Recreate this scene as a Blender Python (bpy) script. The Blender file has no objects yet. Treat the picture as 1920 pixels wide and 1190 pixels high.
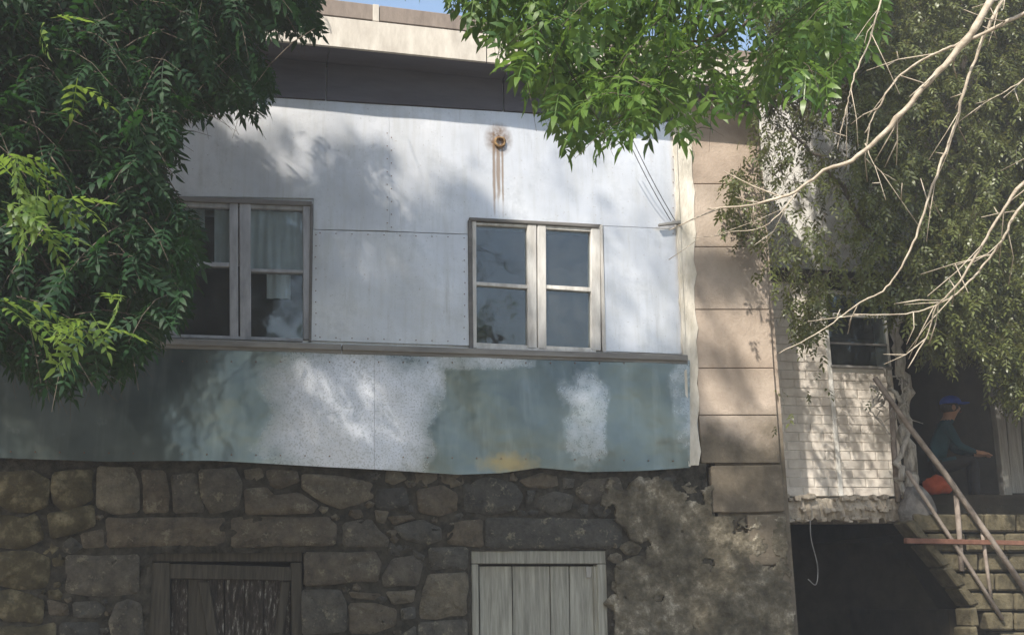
import bpy, bmesh, math, random
import numpy as np
from mathutils import Vector, Matrix
rng = np.random.default_rng(7); random.seed(7)
S = bpy.context.scene; COL = S.collection
# ---------------------------------------------------------------- camera
F, PITCH, YAW, ROLL = 2121.9, .24405, .25081, -.019535
CAM = np.array([0., -11., 1.6])
fw = np.array([math.sin(YAW)*math.cos(PITCH), math.cos(YAW)*math.cos(PITCH), math.sin(PITCH)])
r0 = np.array([math.cos(YAW), -math.sin(YAW), 0.]); u0 = np.cross(r0, fw)
rt = r0*math.cos(ROLL)+u0*math.sin(ROLL); up = u0*math.cos(ROLL)-r0*math.sin(ROLL)
cd = bpy.data.cameras.new('camera'); cam = bpy.data.objects.new('camera', cd); COL.objects.link(cam)
M = Matrix(((rt[0], up[0], -fw[0]), (rt[1], up[1], -fw[1]), (rt[2], up[2], -fw[2]))).to_4x4()
M.translation = Vector(CAM); cam.matrix_world = M
cd.sensor_width = 36; cd.lens = F/1920*36; cd.clip_end = 2000; cd.clip_start = .05
S.camera = cam
# ---------------------------------------------------------------- light
EL, AZ = math.radians(44), math.radians(40)
SUN = np.array([-math.sin(AZ)*math.cos(EL), -math.cos(AZ)*math.cos(EL), math.sin(EL)])
W = bpy.data.worlds.new('World'); S.world = W; W.use_nodes = True
bg = W.node_tree.nodes['Background']; bg.inputs[1].default_value = .125
sky = W.node_tree.nodes.new('ShaderNodeTexSky'); sky.sky_type = 'NISHITA'; sky.sun_disc = False
sky.sun_elevation = EL; sky.sun_rotation = math.pi+AZ; sky.air_density = 1.3; sky.dust_density = 1.5
W.node_tree.links.new(sky.outputs[0], bg.inputs[0])
sl = bpy.data.lights.new('sun', 'SUN'); sl.energy = 4.0; sl.angle = math.radians(.8); sl.color = (1, .93, .82)
so = bpy.data.objects.new('sun', sl); COL.objects.link(so)
so.rotation_euler = Vector(SUN).to_track_quat('Z', 'Y').to_euler()
S.view_settings.view_transform = 'Standard'; S.view_settings.look = 'None'
S.view_settings.exposure = .98; S.view_settings.gamma = 1
S.render.engine = 'CYCLES'; S.cycles.max_bounces = 8; S.cycles.transparent_max_bounces = 12

# ---------------------------------------------------------------- helpers
def at(px, py, Y=0.):
    d = fw*F + rt*(px-960) - up*(py-595)
    t = (Y-CAM[1])/d[1]
    return CAM + d*t
def at_arr(p, Y):
    p = np.asarray(p, float)
    d = fw[None]*F + rt[None]*(p[:, :1]-960) - up[None]*(p[:, 1:2]-595)
    return CAM + d*((Y-CAM[1])/d[:, 1:2])
def to_px(P):
    v = np.asarray(P, float)-CAM; z = v@fw; zz = np.where(z > .05, z, 1e9)
    return np.stack([960+F*(v@rt)/zz, 595-F*(v@up)/zz], -1), z
def sun_px(P, Y=0.):
    P = np.asarray(P, float); t = (P[:, 1]-Y)/SUN[1]
    return to_px(P-SUN[None]*t[:, None])[0]
def inside(p, poly):
    poly = np.asarray(poly, float); x, y = p[:, 0], p[:, 1]; r = np.zeros(len(p), bool)
    for (x0, y0), (x1, y1) in zip(poly, np.roll(poly, -1, 0)):
        c = ((y0 > y) != (y1 > y))
        xi = (x1-x0)*(y-y0)/((y1-y0) if y1 != y0 else 1e-9)+x0
        r ^= c & (x < xi)
    return r
def in_frame(p, z, m=40):
    return (z > .05) & (p[:, 0] > -m) & (p[:, 0] < 1920+m) & (p[:, 1] > -m) & (p[:, 1] < 1190+m)

def obj(name, me, mat=None, parent=None, **kw):
    o = bpy.data.objects.new(name, me); COL.objects.link(o)
    if mat and me and not me.materials: me.materials.append(mat)
    if parent: o.parent = parent
    for k, v in kw.items(): o[k] = v
    return o
def thing(name, label, cat, group=None, loc=(0, 0, 0)):
    o = bpy.data.objects.new(name, None); COL.objects.link(o); o.empty_display_size = .2
    o['label'] = label; o['category'] = cat
    if group: o['group'] = group
    o.location = loc
    return o
def mesh(name, V, Fc, smooth=False):
    me = bpy.data.meshes.new(name); me.from_pydata([tuple(v) for v in V], [], [tuple(f) for f in Fc]); me.update()
    if smooth: me.shade_smooth()
    return me
def fast_mesh(name, V, Q, smooth=False):
    """V (n,3), Q (m,k) same-size polys"""
    me = bpy.data.meshes.new(name); k = Q.shape[1]
    me.vertices.add(len(V)); me.vertices.foreach_set('co', np.ascontiguousarray(V, dtype=np.float32).ravel())
    me.loops.add(Q.size); me.loops.foreach_set('vertex_index', np.ascontiguousarray(Q, dtype=np.int32).ravel())
    me.polygons.add(len(Q)); me.polygons.foreach_set('loop_start', np.arange(0, Q.size, k, dtype=np.int32))
    me.update(calc_edges=True)
    if smooth: me.shade_smooth()
    return me
def box_vf(c0, c1, jit=0.):
    (x0, y0, z0), (x1, y1, z1) = c0, c1
    V = [(x0, y0, z0), (x1, y0, z0), (x1, y1, z0), (x0, y1, z0), (x0, y0, z1), (x1, y0, z1), (x1, y1, z1), (x0, y1, z1)]
    Fc = [(0, 3, 2, 1), (4, 5, 6, 7), (0, 1, 5, 4), (1, 2, 6, 5), (2, 3, 7, 6), (3, 0, 4, 7)]
    return [tuple(a+random.uniform(-jit, jit) for a in v) for v in V], Fc
def bevel_me(me, w=.006, seg=1):
    bm = bmesh.new(); bm.from_mesh(me)
    bmesh.ops.recalc_face_normals(bm, faces=bm.faces[:])
    bmesh.ops.bevel(bm, geom=bm.edges[:], offset=w, segments=seg, affect='EDGES', clamp_overlap=True)
    bm.to_mesh(me); bm.free(); return me
def bar(name, q, Yf, Yb, mat, parent, bev=.006, **kw):
    """a board: quadrilateral q (TL,TR,BR,BL, picture points on plane Yf) with real thickness back to Yb"""
    A = at_arr(q, Yf); B = A.copy(); B[:, 1] = Yb
    V = np.vstack([A, B]); n = len(q)
    Fc = [tuple(range(n))[::-1], tuple(range(n, 2*n))]+[(i, (i+1) % n, n+(i+1) % n, n+i) for i in range(n)]
    me = mesh(name, V, Fc)
    bevel_me(me, bev) if bev else None
    return obj(name, me, mat, parent, **kw)
def wbar(name, c0, c1, mat, parent, bev=.006, jit=0, **kw):
    me = mesh(name, *box_vf(c0, c1, jit))
    if bev: bevel_me(me, bev)
    return obj(name, me, mat, parent, **kw)
def tube_vf(pts, rad, n=7, off=0, wob=0.):
    pts = [Vector(p) for p in pts]; V = []; Fc = []
    a = None
    for i, p in enumerate(pts):
        t = (pts[min(i+1, len(pts)-1)]-pts[max(i-1, 0)]).normalized()
        if a is None: a = t.orthogonal().normalized()
        a = (a-t*a.dot(t)).normalized(); b = t.cross(a)
        r = rad[i] if hasattr(rad, '__len__') else rad
        for k in range(n):
            th = 2*math.pi*k/n; rr = r*(1+random.uniform(-wob, wob))
            V.append(tuple(p+(a*math.cos(th)+b*math.sin(th))*rr))
        if i:
            s = off+(i-1)*n
            for k in range(n): Fc.append((s+k, s+(k+1) % n, s+n+(k+1) % n, s+n+k))
    Fc.append(tuple(off+k for k in range(n))[::-1]); e = off+(len(pts)-1)*n
    Fc.append(tuple(e+k for k in range(n)))
    return V, Fc
def tube(name, pts, rad, mat, parent=None, n=7, wob=0., **kw):
    return obj(name, mesh(name, *tube_vf(pts, rad, n, 0, wob), smooth=True), mat, parent, **kw)
def spline(pts, k=5):
    P = [Vector(p) for p in pts]; P = [P[0]*2-P[1]]+P+[P[-1]*2-P[-2]]; out = []
    for i in range(1, len(P)-2):
        for j in range(k):
            t = j/k; a, b, c, d = P[i-1:i+3]
            out.append(.5*((2*b)+(c-a)*t+(2*a-5*b+4*c-d)*t*t+(3*b-a-3*c+d)*t**3))
    out.append(P[-2]); return out

# ---------------------------------------------------------------- materials
def hexlin(r, g, b): return (r, g, b, 1)
class Mat:
    def __init__(s, name, rough=.8, spec=.3, metal=0.):
        s.m = bpy.data.materials.new(name); s.m.use_nodes = True; s.t = s.m.node_tree
        s.b = s.t.nodes['Principled BSDF']; s.out = s.t.nodes['Material Output']
        s.b.inputs['Roughness'].default_value = rough; s.b.inputs['Specular IOR Level'].default_value = spec
        s.b.inputs['Metallic'].default_value = metal
        s.geo = s.t.nodes.new('ShaderNodeNewGeometry'); s.pos = s.geo.outputs['Position']; s.h = None
    def n(s, k, **kw):
        nd = s.t.nodes.new(k)
        for a, v in kw.items(): setattr(nd, a, v)
        return nd
    def L(s, a, b): s.t.links.new(a, b)
    def scale(s, v):
        m = s.n('ShaderNodeVectorMath', operation='MULTIPLY'); s.L(s.pos, m.inputs[0]); m.inputs[1].default_value = v; return m.outputs[0]
    def noise(s, sc, det=5, rough=.6, vec=None, dist=0.):
        nd = s.n('ShaderNodeTexNoise'); nd.inputs['Scale'].default_value = sc; nd.inputs['Detail'].default_value = det
        nd.inputs['Roughness'].default_value = rough; nd.inputs['Distortion'].default_value = dist
        s.L(vec or s.pos, nd.inputs['Vector']); return nd.outputs['Fac']
    def ramp(s, f, stops):
        nd = s.n('ShaderNodeValToRGB'); cr = nd.color_ramp
        while len(cr.elements) < len(stops): cr.elements.new(.5)
        for e, (p, c) in zip(cr.elements, stops):
            e.position = p; e.color = c if hasattr(c, '__len__') else (c, c, c, 1)
        s.L(f, nd.inputs[0]); return nd.outputs[0]
    def mix(s, f, a, b, mode='MIX'):
        nd = s.n('ShaderNodeMix', data_type='RGBA', blend_type=mode)
        for v, i in ((f, 0), (a, 6), (b, 7)):
            if hasattr(v, 'links') or hasattr(v, 'is_linked'): s.L(v, nd.inputs[i])
            else: nd.inputs[i].default_value = v
        return nd.outputs[2]
    def math(s, op, a, b=0., c=None, clamp=False):
        nd = s.n('ShaderNodeMath', operation=op); nd.use_clamp = clamp
        for i, v in enumerate((a, b)+((c,) if c is not None else ())):
            if hasattr(v, 'is_linked'): s.L(v, nd.inputs[i])
            else: nd.inputs[i].default_value = v
        return nd.outputs[0]
    def col(s, c):
        if hasattr(c, 'is_linked'): s.L(c, s.b.inputs['Base Color'])
        else: s.b.inputs['Base Color'].default_value = c
        return s
    def bump(s, h, dist=.01, st=1.):
        nd = s.n('ShaderNodeBump'); nd.inputs['Distance'].default_value = dist; nd.inputs['Strength'].default_value = st
        s.L(h, nd.inputs['Height']); s.L(nd.outputs[0], s.b.inputs['Normal']); return s
    def island(s): return s.geo.outputs['Random Per Island']
    def objrand(s): return s.n('ShaderNodeObjectInfo').outputs['Random']
    def blob(s, c, r):
        """mask 1 at c falling to 0 at distance 1 (r = radii x,z) on a wall-parallel plane"""
        m = s.n('ShaderNodeMapping'); m.inputs['Location'].default_value = (-c[0]/r[0], 0, -c[2]/r[1])
        m.inputs['Scale'].default_value = (1/r[0], 0, 1/r[1]); s.L(s.pos, m.inputs[0])
        v = s.n('ShaderNodeVectorMath', operation='LENGTH'); s.L(m.outputs[0], v.inputs[0])
        return s.math('SUBTRACT', 1., v.outputs['Value'], clamp=False)

def simple(name, c0, c1, sc=6, rough=.85, bump=.01, stretch=None, spec=.25, rnd=0., metal=0., det=6):
    m = Mat(name, rough, spec, metal); vec = m.scale(stretch) if stretch else None
    f = m.noise(sc, det, .65, vec); c = m.ramp(f, [(.3, c0), (.7, c1)])
    if rnd:
        v = m.ramp(m.objrand(), [(0, 1-rnd), (1, 1.)]); c = m.mix(1., c, v, 'MULTIPLY')
    m.col(c); m.bump(m.noise(sc*4, 4, .7, vec), bump, .6); return m.m

# upper painted sheets
m = Mat('pale_painted_sheet', .38, .5, .35)
c = m.ramp(m.noise(1.3, 4, .5), [(.3, (.50, .52, .56, 1)), (.7, (.75, .76, .79, 1))])
streak = m.noise(3, 5, .6, m.scale((3.5, 1, .35)))
c = m.mix(m.ramp(streak, [(.48, 0.), (.75, .5)]), c, (.47, .47, .44, 1))
c = m.mix(m.ramp(m.noise(2.6, 7, .7), [(.5, 0.), (.70, .65)]), c, (.42, .44, .47, 1))
c = m.mix(m.ramp(m.noise(45, 2, .5), [(.70, 0.), (.74, .6)]), c, (.35, .32, .28, 1))
st = at(934, 262)
ring = m.blob(st, (.17, .21)); rn = m.noise(22, 5, .7)
f1 = m.math('MULTIPLY', m.ramp(ring, [(0., 0.), (.55, 1.)]), m.ramp(rn, [(.35, .35), (.6, 1.)]))
c = m.mix(f1, c, (.16, .085, .035, 1))
for (px, w, ln) in ((926, .022, .62), (942, .016, .55), (934, .03, .42)):
    q = at(px, 320); d = m.blob(q, (w, ln)); e = m.ramp(m.math('ADD', d, m.math('MULTIPLY', m.math('SUBTRACT', m.noise(9, 4, .6, m.scale((4, 1, .8))), .5), .9)), [(.05, 0.), (.5, .75)])
    c = m.mix(e, c, (.22, .13, .06, 1))
hz = m.n('ShaderNodeSeparateXYZ'); m.L(m.pos, hz.inputs[0])
drip = m.ramp(m.noise(2.0, 6, .7, m.scale((9, 1, .5))), [(.58, 0.), (.74, .45)])
c = m.mix(drip, c, (.36, .34, .30, 1))
m.col(c); m.bump(m.math('ADD', m.noise(2.2, 2, .5), m.math('MULTIPLY', m.noise(9, 4, .6), .12)), .03, .6); PALE = m.m

# lower sheets: glossy old blue-green paint with white speckle and painted-in reflections
m = Mat('blue_green_sheet', .3, .6, .5)
base = m.ramp(m.noise(1.1, 4, .55), [(.3, (.055, .075, .08, 1)), (.7, (.20, .24, .24, 1))])
base = m.mix(m.ramp(m.noise(2.5, 5, .6, m.scale((3, 1, .4))), [(.5, 0.), (.8, .22)]), base, (.48, .51, .50, 1))
def refl_patch(px, py, rx, ry, k=1.):
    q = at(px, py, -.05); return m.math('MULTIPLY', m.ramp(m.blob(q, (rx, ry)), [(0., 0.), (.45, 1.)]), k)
pf = refl_patch(660, 780, 1.15, .85)  # bright reflections painted into the sheet colour
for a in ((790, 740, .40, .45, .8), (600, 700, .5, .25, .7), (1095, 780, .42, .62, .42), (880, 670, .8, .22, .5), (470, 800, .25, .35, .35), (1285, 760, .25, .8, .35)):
    pf = m.math('MAXIMUM', pf, refl_patch(*a))
pf = m.math('SUBTRACT', pf, refl_patch(925, 790, .85, .62, .75))  # dark reflections and leaf shade cut out of the pale area
pf = m.math('SUBTRACT', pf, refl_patch(1200, 810, .42, .5, .8))
pf = m.math('SUBTRACT', pf, refl_patch(400, 770, .9, .4, .45))
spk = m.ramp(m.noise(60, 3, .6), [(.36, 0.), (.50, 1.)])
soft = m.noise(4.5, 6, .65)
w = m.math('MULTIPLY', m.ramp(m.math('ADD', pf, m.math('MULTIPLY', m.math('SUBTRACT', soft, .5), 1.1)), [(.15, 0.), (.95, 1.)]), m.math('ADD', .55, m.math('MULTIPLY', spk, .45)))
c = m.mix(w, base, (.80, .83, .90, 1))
rust = m.ramp(m.math('ADD', m.blob(at(950, 868, -.05), (.45, .16)), m.math('MULTIPLY', m.math('SUBTRACT', m.noise(12, 5, .6), .5), .8)), [(.2, 0.), (.8, .75)])
c = m.mix(rust, c, (.32, .24, .10, 1))
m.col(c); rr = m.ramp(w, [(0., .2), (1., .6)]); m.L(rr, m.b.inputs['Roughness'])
m.bump(m.noise(1.7, 3, .5), .05, .5); TEAL = m.m

FRAME = simple('flaking_white_frame_paint', (.42, .40, .37, 1), (.76, .75, .72, 1), 9, .7, .006, (1, 1, .25))
FRAMEDK = simple('weathered_head_board', (.10, .10, .10, 1), (.2, .19, .18, 1), 8, .8, .006, (.3, 1, 1))
SILL = simple('weathered_grey_sill', (.16, .155, .15, 1), (.34, .33, .31, 1), 7, .8, .006, (.2, 1, 1))
CREAM = simple('cream_peeling_plaster', (.50, .46, .38, 1), (.78, .74, .66, 1), 7, .85, .02, (1, 1, .4))
FASCIA = simple('whitewashed_fascia', (.44, .40, .35, 1), (.68, .64, .57, 1), 5, .85, .006, (1.6, 1, .5))
ROOFB = simple('brown_roof_edge', (.17, .14, .12, 1), (.30, .25, .215, 1), 5, .8, .008, (1.6, 1, .5))
DARKW = simple('dark_soffit_and_eave_shade', (.08, .08, .10, 1), (.125, .125, .155, 1), 5, .85, .006, (.2, 1, 1))
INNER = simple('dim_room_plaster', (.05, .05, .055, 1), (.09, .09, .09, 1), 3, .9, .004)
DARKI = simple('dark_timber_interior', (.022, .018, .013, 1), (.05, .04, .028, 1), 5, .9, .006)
CURT = simple('pale_curtain_cloth', (.74, .77, .84, 1), (.86, .88, .92, 1), 4, .9, .004)
DOORP = simple('greenish_white_door_paint', (.20, .195, .165, 1), (.46, .45, .39, 1), 6, .75, .008, (5, 1, .35), rnd=.25)
GREYB = simple('weathered_grey_board', (.26, .25, .24, 1), (.48, .47, .44, 1), 6, .85, .01, (5, 1, .3), rnd=.25)
RAIL = simple('weathered_rail_wood', (.15, .12, .10, 1), (.33, .28, .24, 1), 9, .8, .006)
RUSTY = simple('rust_brown_steel', (.10, .045, .03, 1), (.2, .10, .07, 1), 12, .8, .004)
WHITEB = simple('whitewashed_brick', (.58, .52, .46, 1), (.80, .75, .68, 1), 9, .85, .012, rnd=.18)
WPLAST = simple('whitewashed_plaster', (.50, .48, .44, 1), (.78, .77, .74, 1), 3, .9, .02)
SLAB = simple('crumbling_concrete', (.22, .19, .15, 1), (.50, .44, .36, 1), 12, .95, .03)
CELLAR = simple('shade_dark_cellar_stone', (.018, .015, .010, 1), (.045, .038, .026, 1), 4, .95, .02)  # near-black: shade of cellar and stair underside put into the colour
STEP = simple('yellowish_step_stone', (.045, .038, .022, 1), (.17, .145, .09, 1), 7, .95, .03, rnd=.3)
BARK = simple('grey_brown_bark', (.06, .05, .04, 1), (.17, .14, .11, 1), 14, .9, .02, (1, 1, .3))
LIME = simple('limed_bark', (.16, .15, .13, 1), (.55, .52, .47, 1), 16, .9, .03, (1.6, 1.6, .3))
TWIG = simple('pale_tan_twig_bark', (.25, .20, .15, 1), (.56, .50, .41, 1), 22, .75, .004)
RUST = simple('flaky_rust', (.12, .06, .025, 1), (.38, .26, .13, 1), 30, .9, .01)
CABLE = simple('black_cable_sheath', (.03, .03, .03, 1), (.07, .07, .07, 1), 9, .6, .001)
EARTH = simple('trodden_earth', (.13, .11, .08, 1), (.24, .20, .15, 1), 1.5, .95, .05)
ROOFM = simple('dull_roof_sheet', (.2, .18, .16, 1), (.3, .27, .25, 1), 2, .7, .01)

# tuff blocks of the pillar
m = Mat('pink_tuff', .92, .2)
c = m.ramp(m.noise(2.2, 5, .6), [(.3, (.34, .285, .235, 1)), (.7, (.54, .465, .395, 1))])
c = m.mix(1., c, m.ramp(m.objrand(), [(0., (.88, .82, .78, 1)), (1., (1., 1., 1., 1))]), 'MULTIPLY')
c = m.mix(m.ramp(m.noise(30, 4, .7), [(.55, 0.), (.75, .4)]), c, (.30, .2, .14, 1))
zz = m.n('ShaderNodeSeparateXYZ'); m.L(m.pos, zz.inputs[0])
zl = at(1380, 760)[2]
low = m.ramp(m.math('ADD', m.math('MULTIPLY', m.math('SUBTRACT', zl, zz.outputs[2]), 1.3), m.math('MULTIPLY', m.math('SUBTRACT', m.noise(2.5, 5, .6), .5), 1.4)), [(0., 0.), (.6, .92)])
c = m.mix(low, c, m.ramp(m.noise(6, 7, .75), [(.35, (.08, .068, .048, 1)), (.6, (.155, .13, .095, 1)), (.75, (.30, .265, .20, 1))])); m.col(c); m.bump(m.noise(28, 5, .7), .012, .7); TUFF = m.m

# rubble stones
m = Mat('dark_rubble_stone', .9, .25)
c = m.ramp(m.noise(8, 12, .75), [(.3, (.040, .038, .035, 1)), (.7, (.165, .152, .13, 1))])
c = m.mix(1., c, m.ramp(m.objrand(), [(0., (.55, .58, .62, 1)), (.3, (.9, .92, .92, 1)), (.65, (1.15, 1.02, .86, 1)), (1., (1.5, 1.42, 1.22, 1))]), 'MULTIPLY')
c = m.mix(m.ramp(m.math('ADD', m.noise(7, 7, .75), m.math('MULTIPLY', m.noise(45, 3, .6), .25)), [(.69, 0.), (.76, .75)]), c, (.26, .235, .17, 1))
m.col(c); m.bump(m.math('ADD', m.noise(14, 6, .7), m.math('MULTIPLY', m.noise(60, 3, .6), .3)), .045, 1.); STONE = m.m
m = Mat('ochre_rubble_stone', .95, .15)
c = m.ramp(m.noise(6, 7, .7), [(.3, (.04, .034, .02, 1)), (.5, (.085, .072, .043, 1)), (.66, (.22, .19, .12, 1))])
m.col(c); m.bump(m.noise(18, 6, .7), .03, .9); OCHRE = m.m
m = Mat('old_mortar', .98, .1)
c = m.ramp(m.noise(9, 6, .7), [(.35, (.015, .014, .011, 1)), (.65, (.08, .072, .058, 1))])
m.col(c); m.bump(m.noise(25, 5, .7), .03, .9); MORTAR = m.m
m = Mat('lime_plaster_remnant', .97, .15)
c = m.ramp(m.noise(4, 8, .75), [(.34, (.055, .047, .034, 1)), (.48, (.12, .105, .076, 1)), (.57, (.20, .175, .13, 1)), (.66, (.44, .40, .32, 1))])
c = m.mix(m.ramp(m.noise(26, 5, .7), [(.52, 0.), (.7, .55)]), c, (.10, .09, .065, 1))
m.col(c); m.bump(m.math('ADD', m.noise(9, 8, .75), m.math('MULTIPLY', m.noise(50, 4, .7), .3)), .04, .9); LIMEP = m.m
# peeling planks of the left door
m = Mat('charred_peeling_plank', .85, .25)
c = m.ramp(m.noise(16, 7, .75, m.scale((2.2, 1, .45))), [(.40, (.016, .012, .009, 1)), (.55, (.05, .04, .032, 1)), (.66, (.30, .29, .26, 1))])
m.col(c); m.bump(m.noise(20, 6, .7, m.scale((2, 1, .4))), .02, 1.); CHAR = m.m
PLANK = simple('grey_brown_plank', (.03, .026, .02, 1), (.085, .073, .056, 1), 7, .85, .012, (5, 1, .35))
# glass
m = Mat('old_window_glass', .04, .5)
gl = m.n('ShaderNodeBsdfGlossy'); gl.inputs['Roughness'].default_value = .05; gl.inputs[0].default_value = (.9, .95, 1, 1)
tr = m.n('ShaderNodeBsdfTransparent'); tr.inputs[0].default_value = (.86, .9, .9, 1)
di = m.n('ShaderNodeBsdfDiffuse'); di.inputs[0].default_value = (.5, .52, .52, 1)
fr = m.n('ShaderNodeFresnel'); fr.inputs[0].default_value = 1.7
bp = m.n('ShaderNodeBump'); bp.inputs['Distance'].default_value = .01; bp.inputs['Strength'].default_value = .35
m.L(m.noise(3.5, 2, .5), bp.inputs['Height']); m.L(bp.outputs[0], gl.inputs['Normal'])
ms = m.n('ShaderNodeMixShader'); m.L(m.math('MULTIPLY', fr.outputs[0], .8, clamp=True), ms.inputs[0]); m.L(tr.outputs[0], ms.inputs[1]); m.L(gl.outputs[0], ms.inputs[2])
ms2 = m.n('ShaderNodeMixShader'); m.L(m.ramp(m.noise(5, 5, .65), [(.4, .015), (.75, .07)]), ms2.inputs[0]); m.L(ms.outputs[0], ms2.inputs[1]); m.L(di.outputs[0], ms2.inputs[2])
m.L(ms2.outputs[0], m.out.inputs[0]); GLASS = m.m

def leafmat(name, lo, hi, tr_c, trans=.35, rough=.4, spec=.5):
    m = Mat(name, rough, spec)
    f = m.math('ADD', m.math('MULTIPLY', m.island(), .55), m.math('MULTIPLY', m.noise(1.2, 3, .6), .5))
    c = m.ramp(f, [(.15, lo), (.85, hi)]); m.col(c)
    t = m.n('ShaderNodeBsdfTranslucent'); m.L(m.mix(.7, c, tr_c), t.inputs[0])
    ms = m.n('ShaderNodeMixShader'); ms.inputs[0].default_value = trans
    m.L(m.b.outputs[0], ms.inputs[1]); m.L(t.outputs[0], ms.inputs[2]); m.L(ms.outputs[0], m.out.inputs[0]); return m.m
ASHL = leafmat('ash_leaf', (.004, .022, .010, 1), (.015, .050, .016, 1), (.05, .16, .02, 1), .3, .6, .3)
BRIGHTL = leafmat('fresh_green_leaf', (.03, .085, .022, 1), (.12, .20, .04, 1), (.22, .36, .05, 1), .4)
SUNLITL = leafmat('sunlit_ash_leaf', (.05, .11, .02, 1), (.16, .23, .05, 1), (.28, .42, .06, 1), .45)  # lit copy of the ash leaf, sunshine put into the colour
ELML = leafmat('olive_small_leaf', (.04, .05, .016, 1), (.14, .165, .05, 1), (.26, .25, .06, 1), .35, .38, .5)

# ================================================================= GROUND
me = fast_mesh('ground', np.array([[-60, -60, 0], [60, -60, 0], [60, 60, 0], [-60, 60, 0]], float), np.array([[0, 1, 2, 3]]))
obj('ground', me, EARTH, kind='structure')

# ================================================================= HOUSE
house = thing('house', 'old two-storey house with pale metal-clad upper wall over a rubble stone base', 'house')
# wall core just behind the claddings (with openings), built of boxes
XL, XR = -4.5, at(1450, 500)[0]
zroof = at(800, 110, -.4)[2]
openings = [  # px quads : (l, t, r, b)
    ('window', 255, 384, 580, 632), ('window', 885, 414, 1130, 655), ('door', 275, 1034, 566, 1400), ('door', 884, 1034, 1138, 1400)]
def px_rect(l, t, r, b, Y=0.):
    A = at((l+r)/2, t, Y); B = at((l+r)/2, b, Y); Lx = at(l, (t+b)/2, Y)[0]; Rx = at(r, (t+b)/2, Y)[0]
    return Lx, max(B[2], 0.02), Rx, A[2]
def wall_pieces(z0, z1, ops, Yf, Yb, name, mat):
    xs = XL; out = []
    for (a, b, c, d) in sorted(ops):
        out.append((xs, z0, a, z1)); out.append((a, d, c, z1))
        if b > z0+.05: out.append((a, z0, c, b))
        xs = c
    out.append((xs, z0, at(1325, 600)[0]-.01, z1))
    V = []; Fc = []
    for (x0, za, x1, zb) in out:
        v, f = box_vf((x0, Yf, za), (x1, Yb, zb)); k = len(V); V += v; Fc += [tuple(i+k for i in q) for q in f]
    return obj(name, mesh(name, V, Fc), mat, house)
zmid = at(700, 885)[2]
wops = [px_rect(255, 384, 580, 632), px_rect(885, 414, 1130, 655)]
dops = [px_rect(275, 1034, 566, 1400), px_rect(884, 1034, 1138, 1400)]
wall_pieces(at(700, 840)[2], zroof, wops, .012, .40, 'wall', PALE)
# mortar bed of the base, uneven surface
def mortar():
    x = np.linspace(XL, at(1330, 1000)[0], 150); z = np.linspace(-.05, zmid+.12, 66)
    X, Z = np.meshgrid(x, z); 
    Y = .010+.012*np.sin(X*9+np.cos(Z*7)*2)*np.cos(Z*11+X*3)+rng.normal(0, .006, X.shape)
    # plaster swells out on the right
    xr = at(1150, 1000)[0]; Y -= np.clip((X-xr)/.5, 0, 1)*.035
    V = np.stack([X, Y, Z], -1).reshape(-1, 3); n = len(x); q = []
    for j in range(len(z)-1):
        for i in range(n-1):
            cx, cz = (x[i]+x[i+1])/2, (z[j]+z[j+1])/2
            if any(a-.0 < cx < c+.0 and cz < d for (a, b, c, d) in dops): continue
            q.append((j*n+i, j*n+i+1, (j+1)*n+i+1, (j+1)*n+i))
    o = obj('mortar', fast_mesh('mortar', V, np.array(q), True), MORTAR, house); o['kind'] = 'stuff'
mortar()
wall_pieces(0, at(700, 840)[2]-.003, dops, .12, .5, 'wall', MORTAR)
# sides, back and rooms
wbar('wall', (XR-.4, .5, 0), (XR-.004, 7, zroof), MORTAR, house, 0)
wbar('wall', (XL, .5, 0), (XL+.4, 7, zroof), MORTAR, house, 0)
wbar('wall', (XL, 7, 0), (XR, 7.4, zroof), MORTAR, house, 0)
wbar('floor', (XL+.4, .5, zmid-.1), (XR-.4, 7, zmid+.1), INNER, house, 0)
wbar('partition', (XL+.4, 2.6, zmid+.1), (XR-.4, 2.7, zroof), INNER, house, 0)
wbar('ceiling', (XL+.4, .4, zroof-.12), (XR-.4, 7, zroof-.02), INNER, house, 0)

# --- sheets (curled, oil-canned, each a part)
def sheet(quad, Y, mat, nx=24, ny=14, amp=.006, th=.004, ph=0., bot=None, name='metal_sheet'):
    TL, TR, BR, BL = [np.array(p, float) for p in quad]
    u, v = np.meshgrid(np.linspace(0, 1, nx), np.linspace(0, 1, ny))
    P = (TL*(1-u)[..., None]+TR*u[..., None])*(1-v)[..., None]+(BL*(1-u)[..., None]+BR*u[..., None])*v[..., None]
    if bot is not None: P[..., 1] += bot(P[..., 0])*v**3
    A = at_arr(P.reshape(-1, 2), Y)
    x, z = A[:, 0], A[:, 2]; e = (4*u*(1-u)).reshape(-1)**.3
    A[:, 1] -= amp*(1+np.sin(x*3.1+np.sin(z*2.3))*np.cos(z*2.9)+.5*np.sin(x*7+z*4))
    B = A.copy(); B[:, 1] += th; n = nx; N = len(A); q = []
    for j in range(ny-1):
        for i in range(nx-1):
            a = j*n+i; q.append((a, a+n, a+n+1, a+1)); q.append((N+a, N+a+1, N+a+n+1, N+a+n))
    o_ = 2*N  # the rims have vertices of their own so that they stay crisp
    for i in range(nx-1):
        q.append((i, i+1, N+i+1, N+i)); a = (ny-1)*n+i; q.append((a+1, a, N+a, N+a+1))
    for j in range(ny-1):
        a = j*n; q.append((a+n, a, N+a, N+a+n)); a += n-1; q.append((a, a+n, N+a+n, N+a))
    q = [f if k < 2*(nx-1)*(ny-1) else tuple(v+o_ for v in f) for k, f in enumerate(q)]
    me = fast_mesh(name, np.vstack([A, B, A, B]), np.array(q), True)
    me.polygons.foreach_set('use_smooth', [k < 2*(nx-1)*(ny-1) for k in range(len(q))]); me.update()
    return obj(name, me, mat, house)
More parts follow.
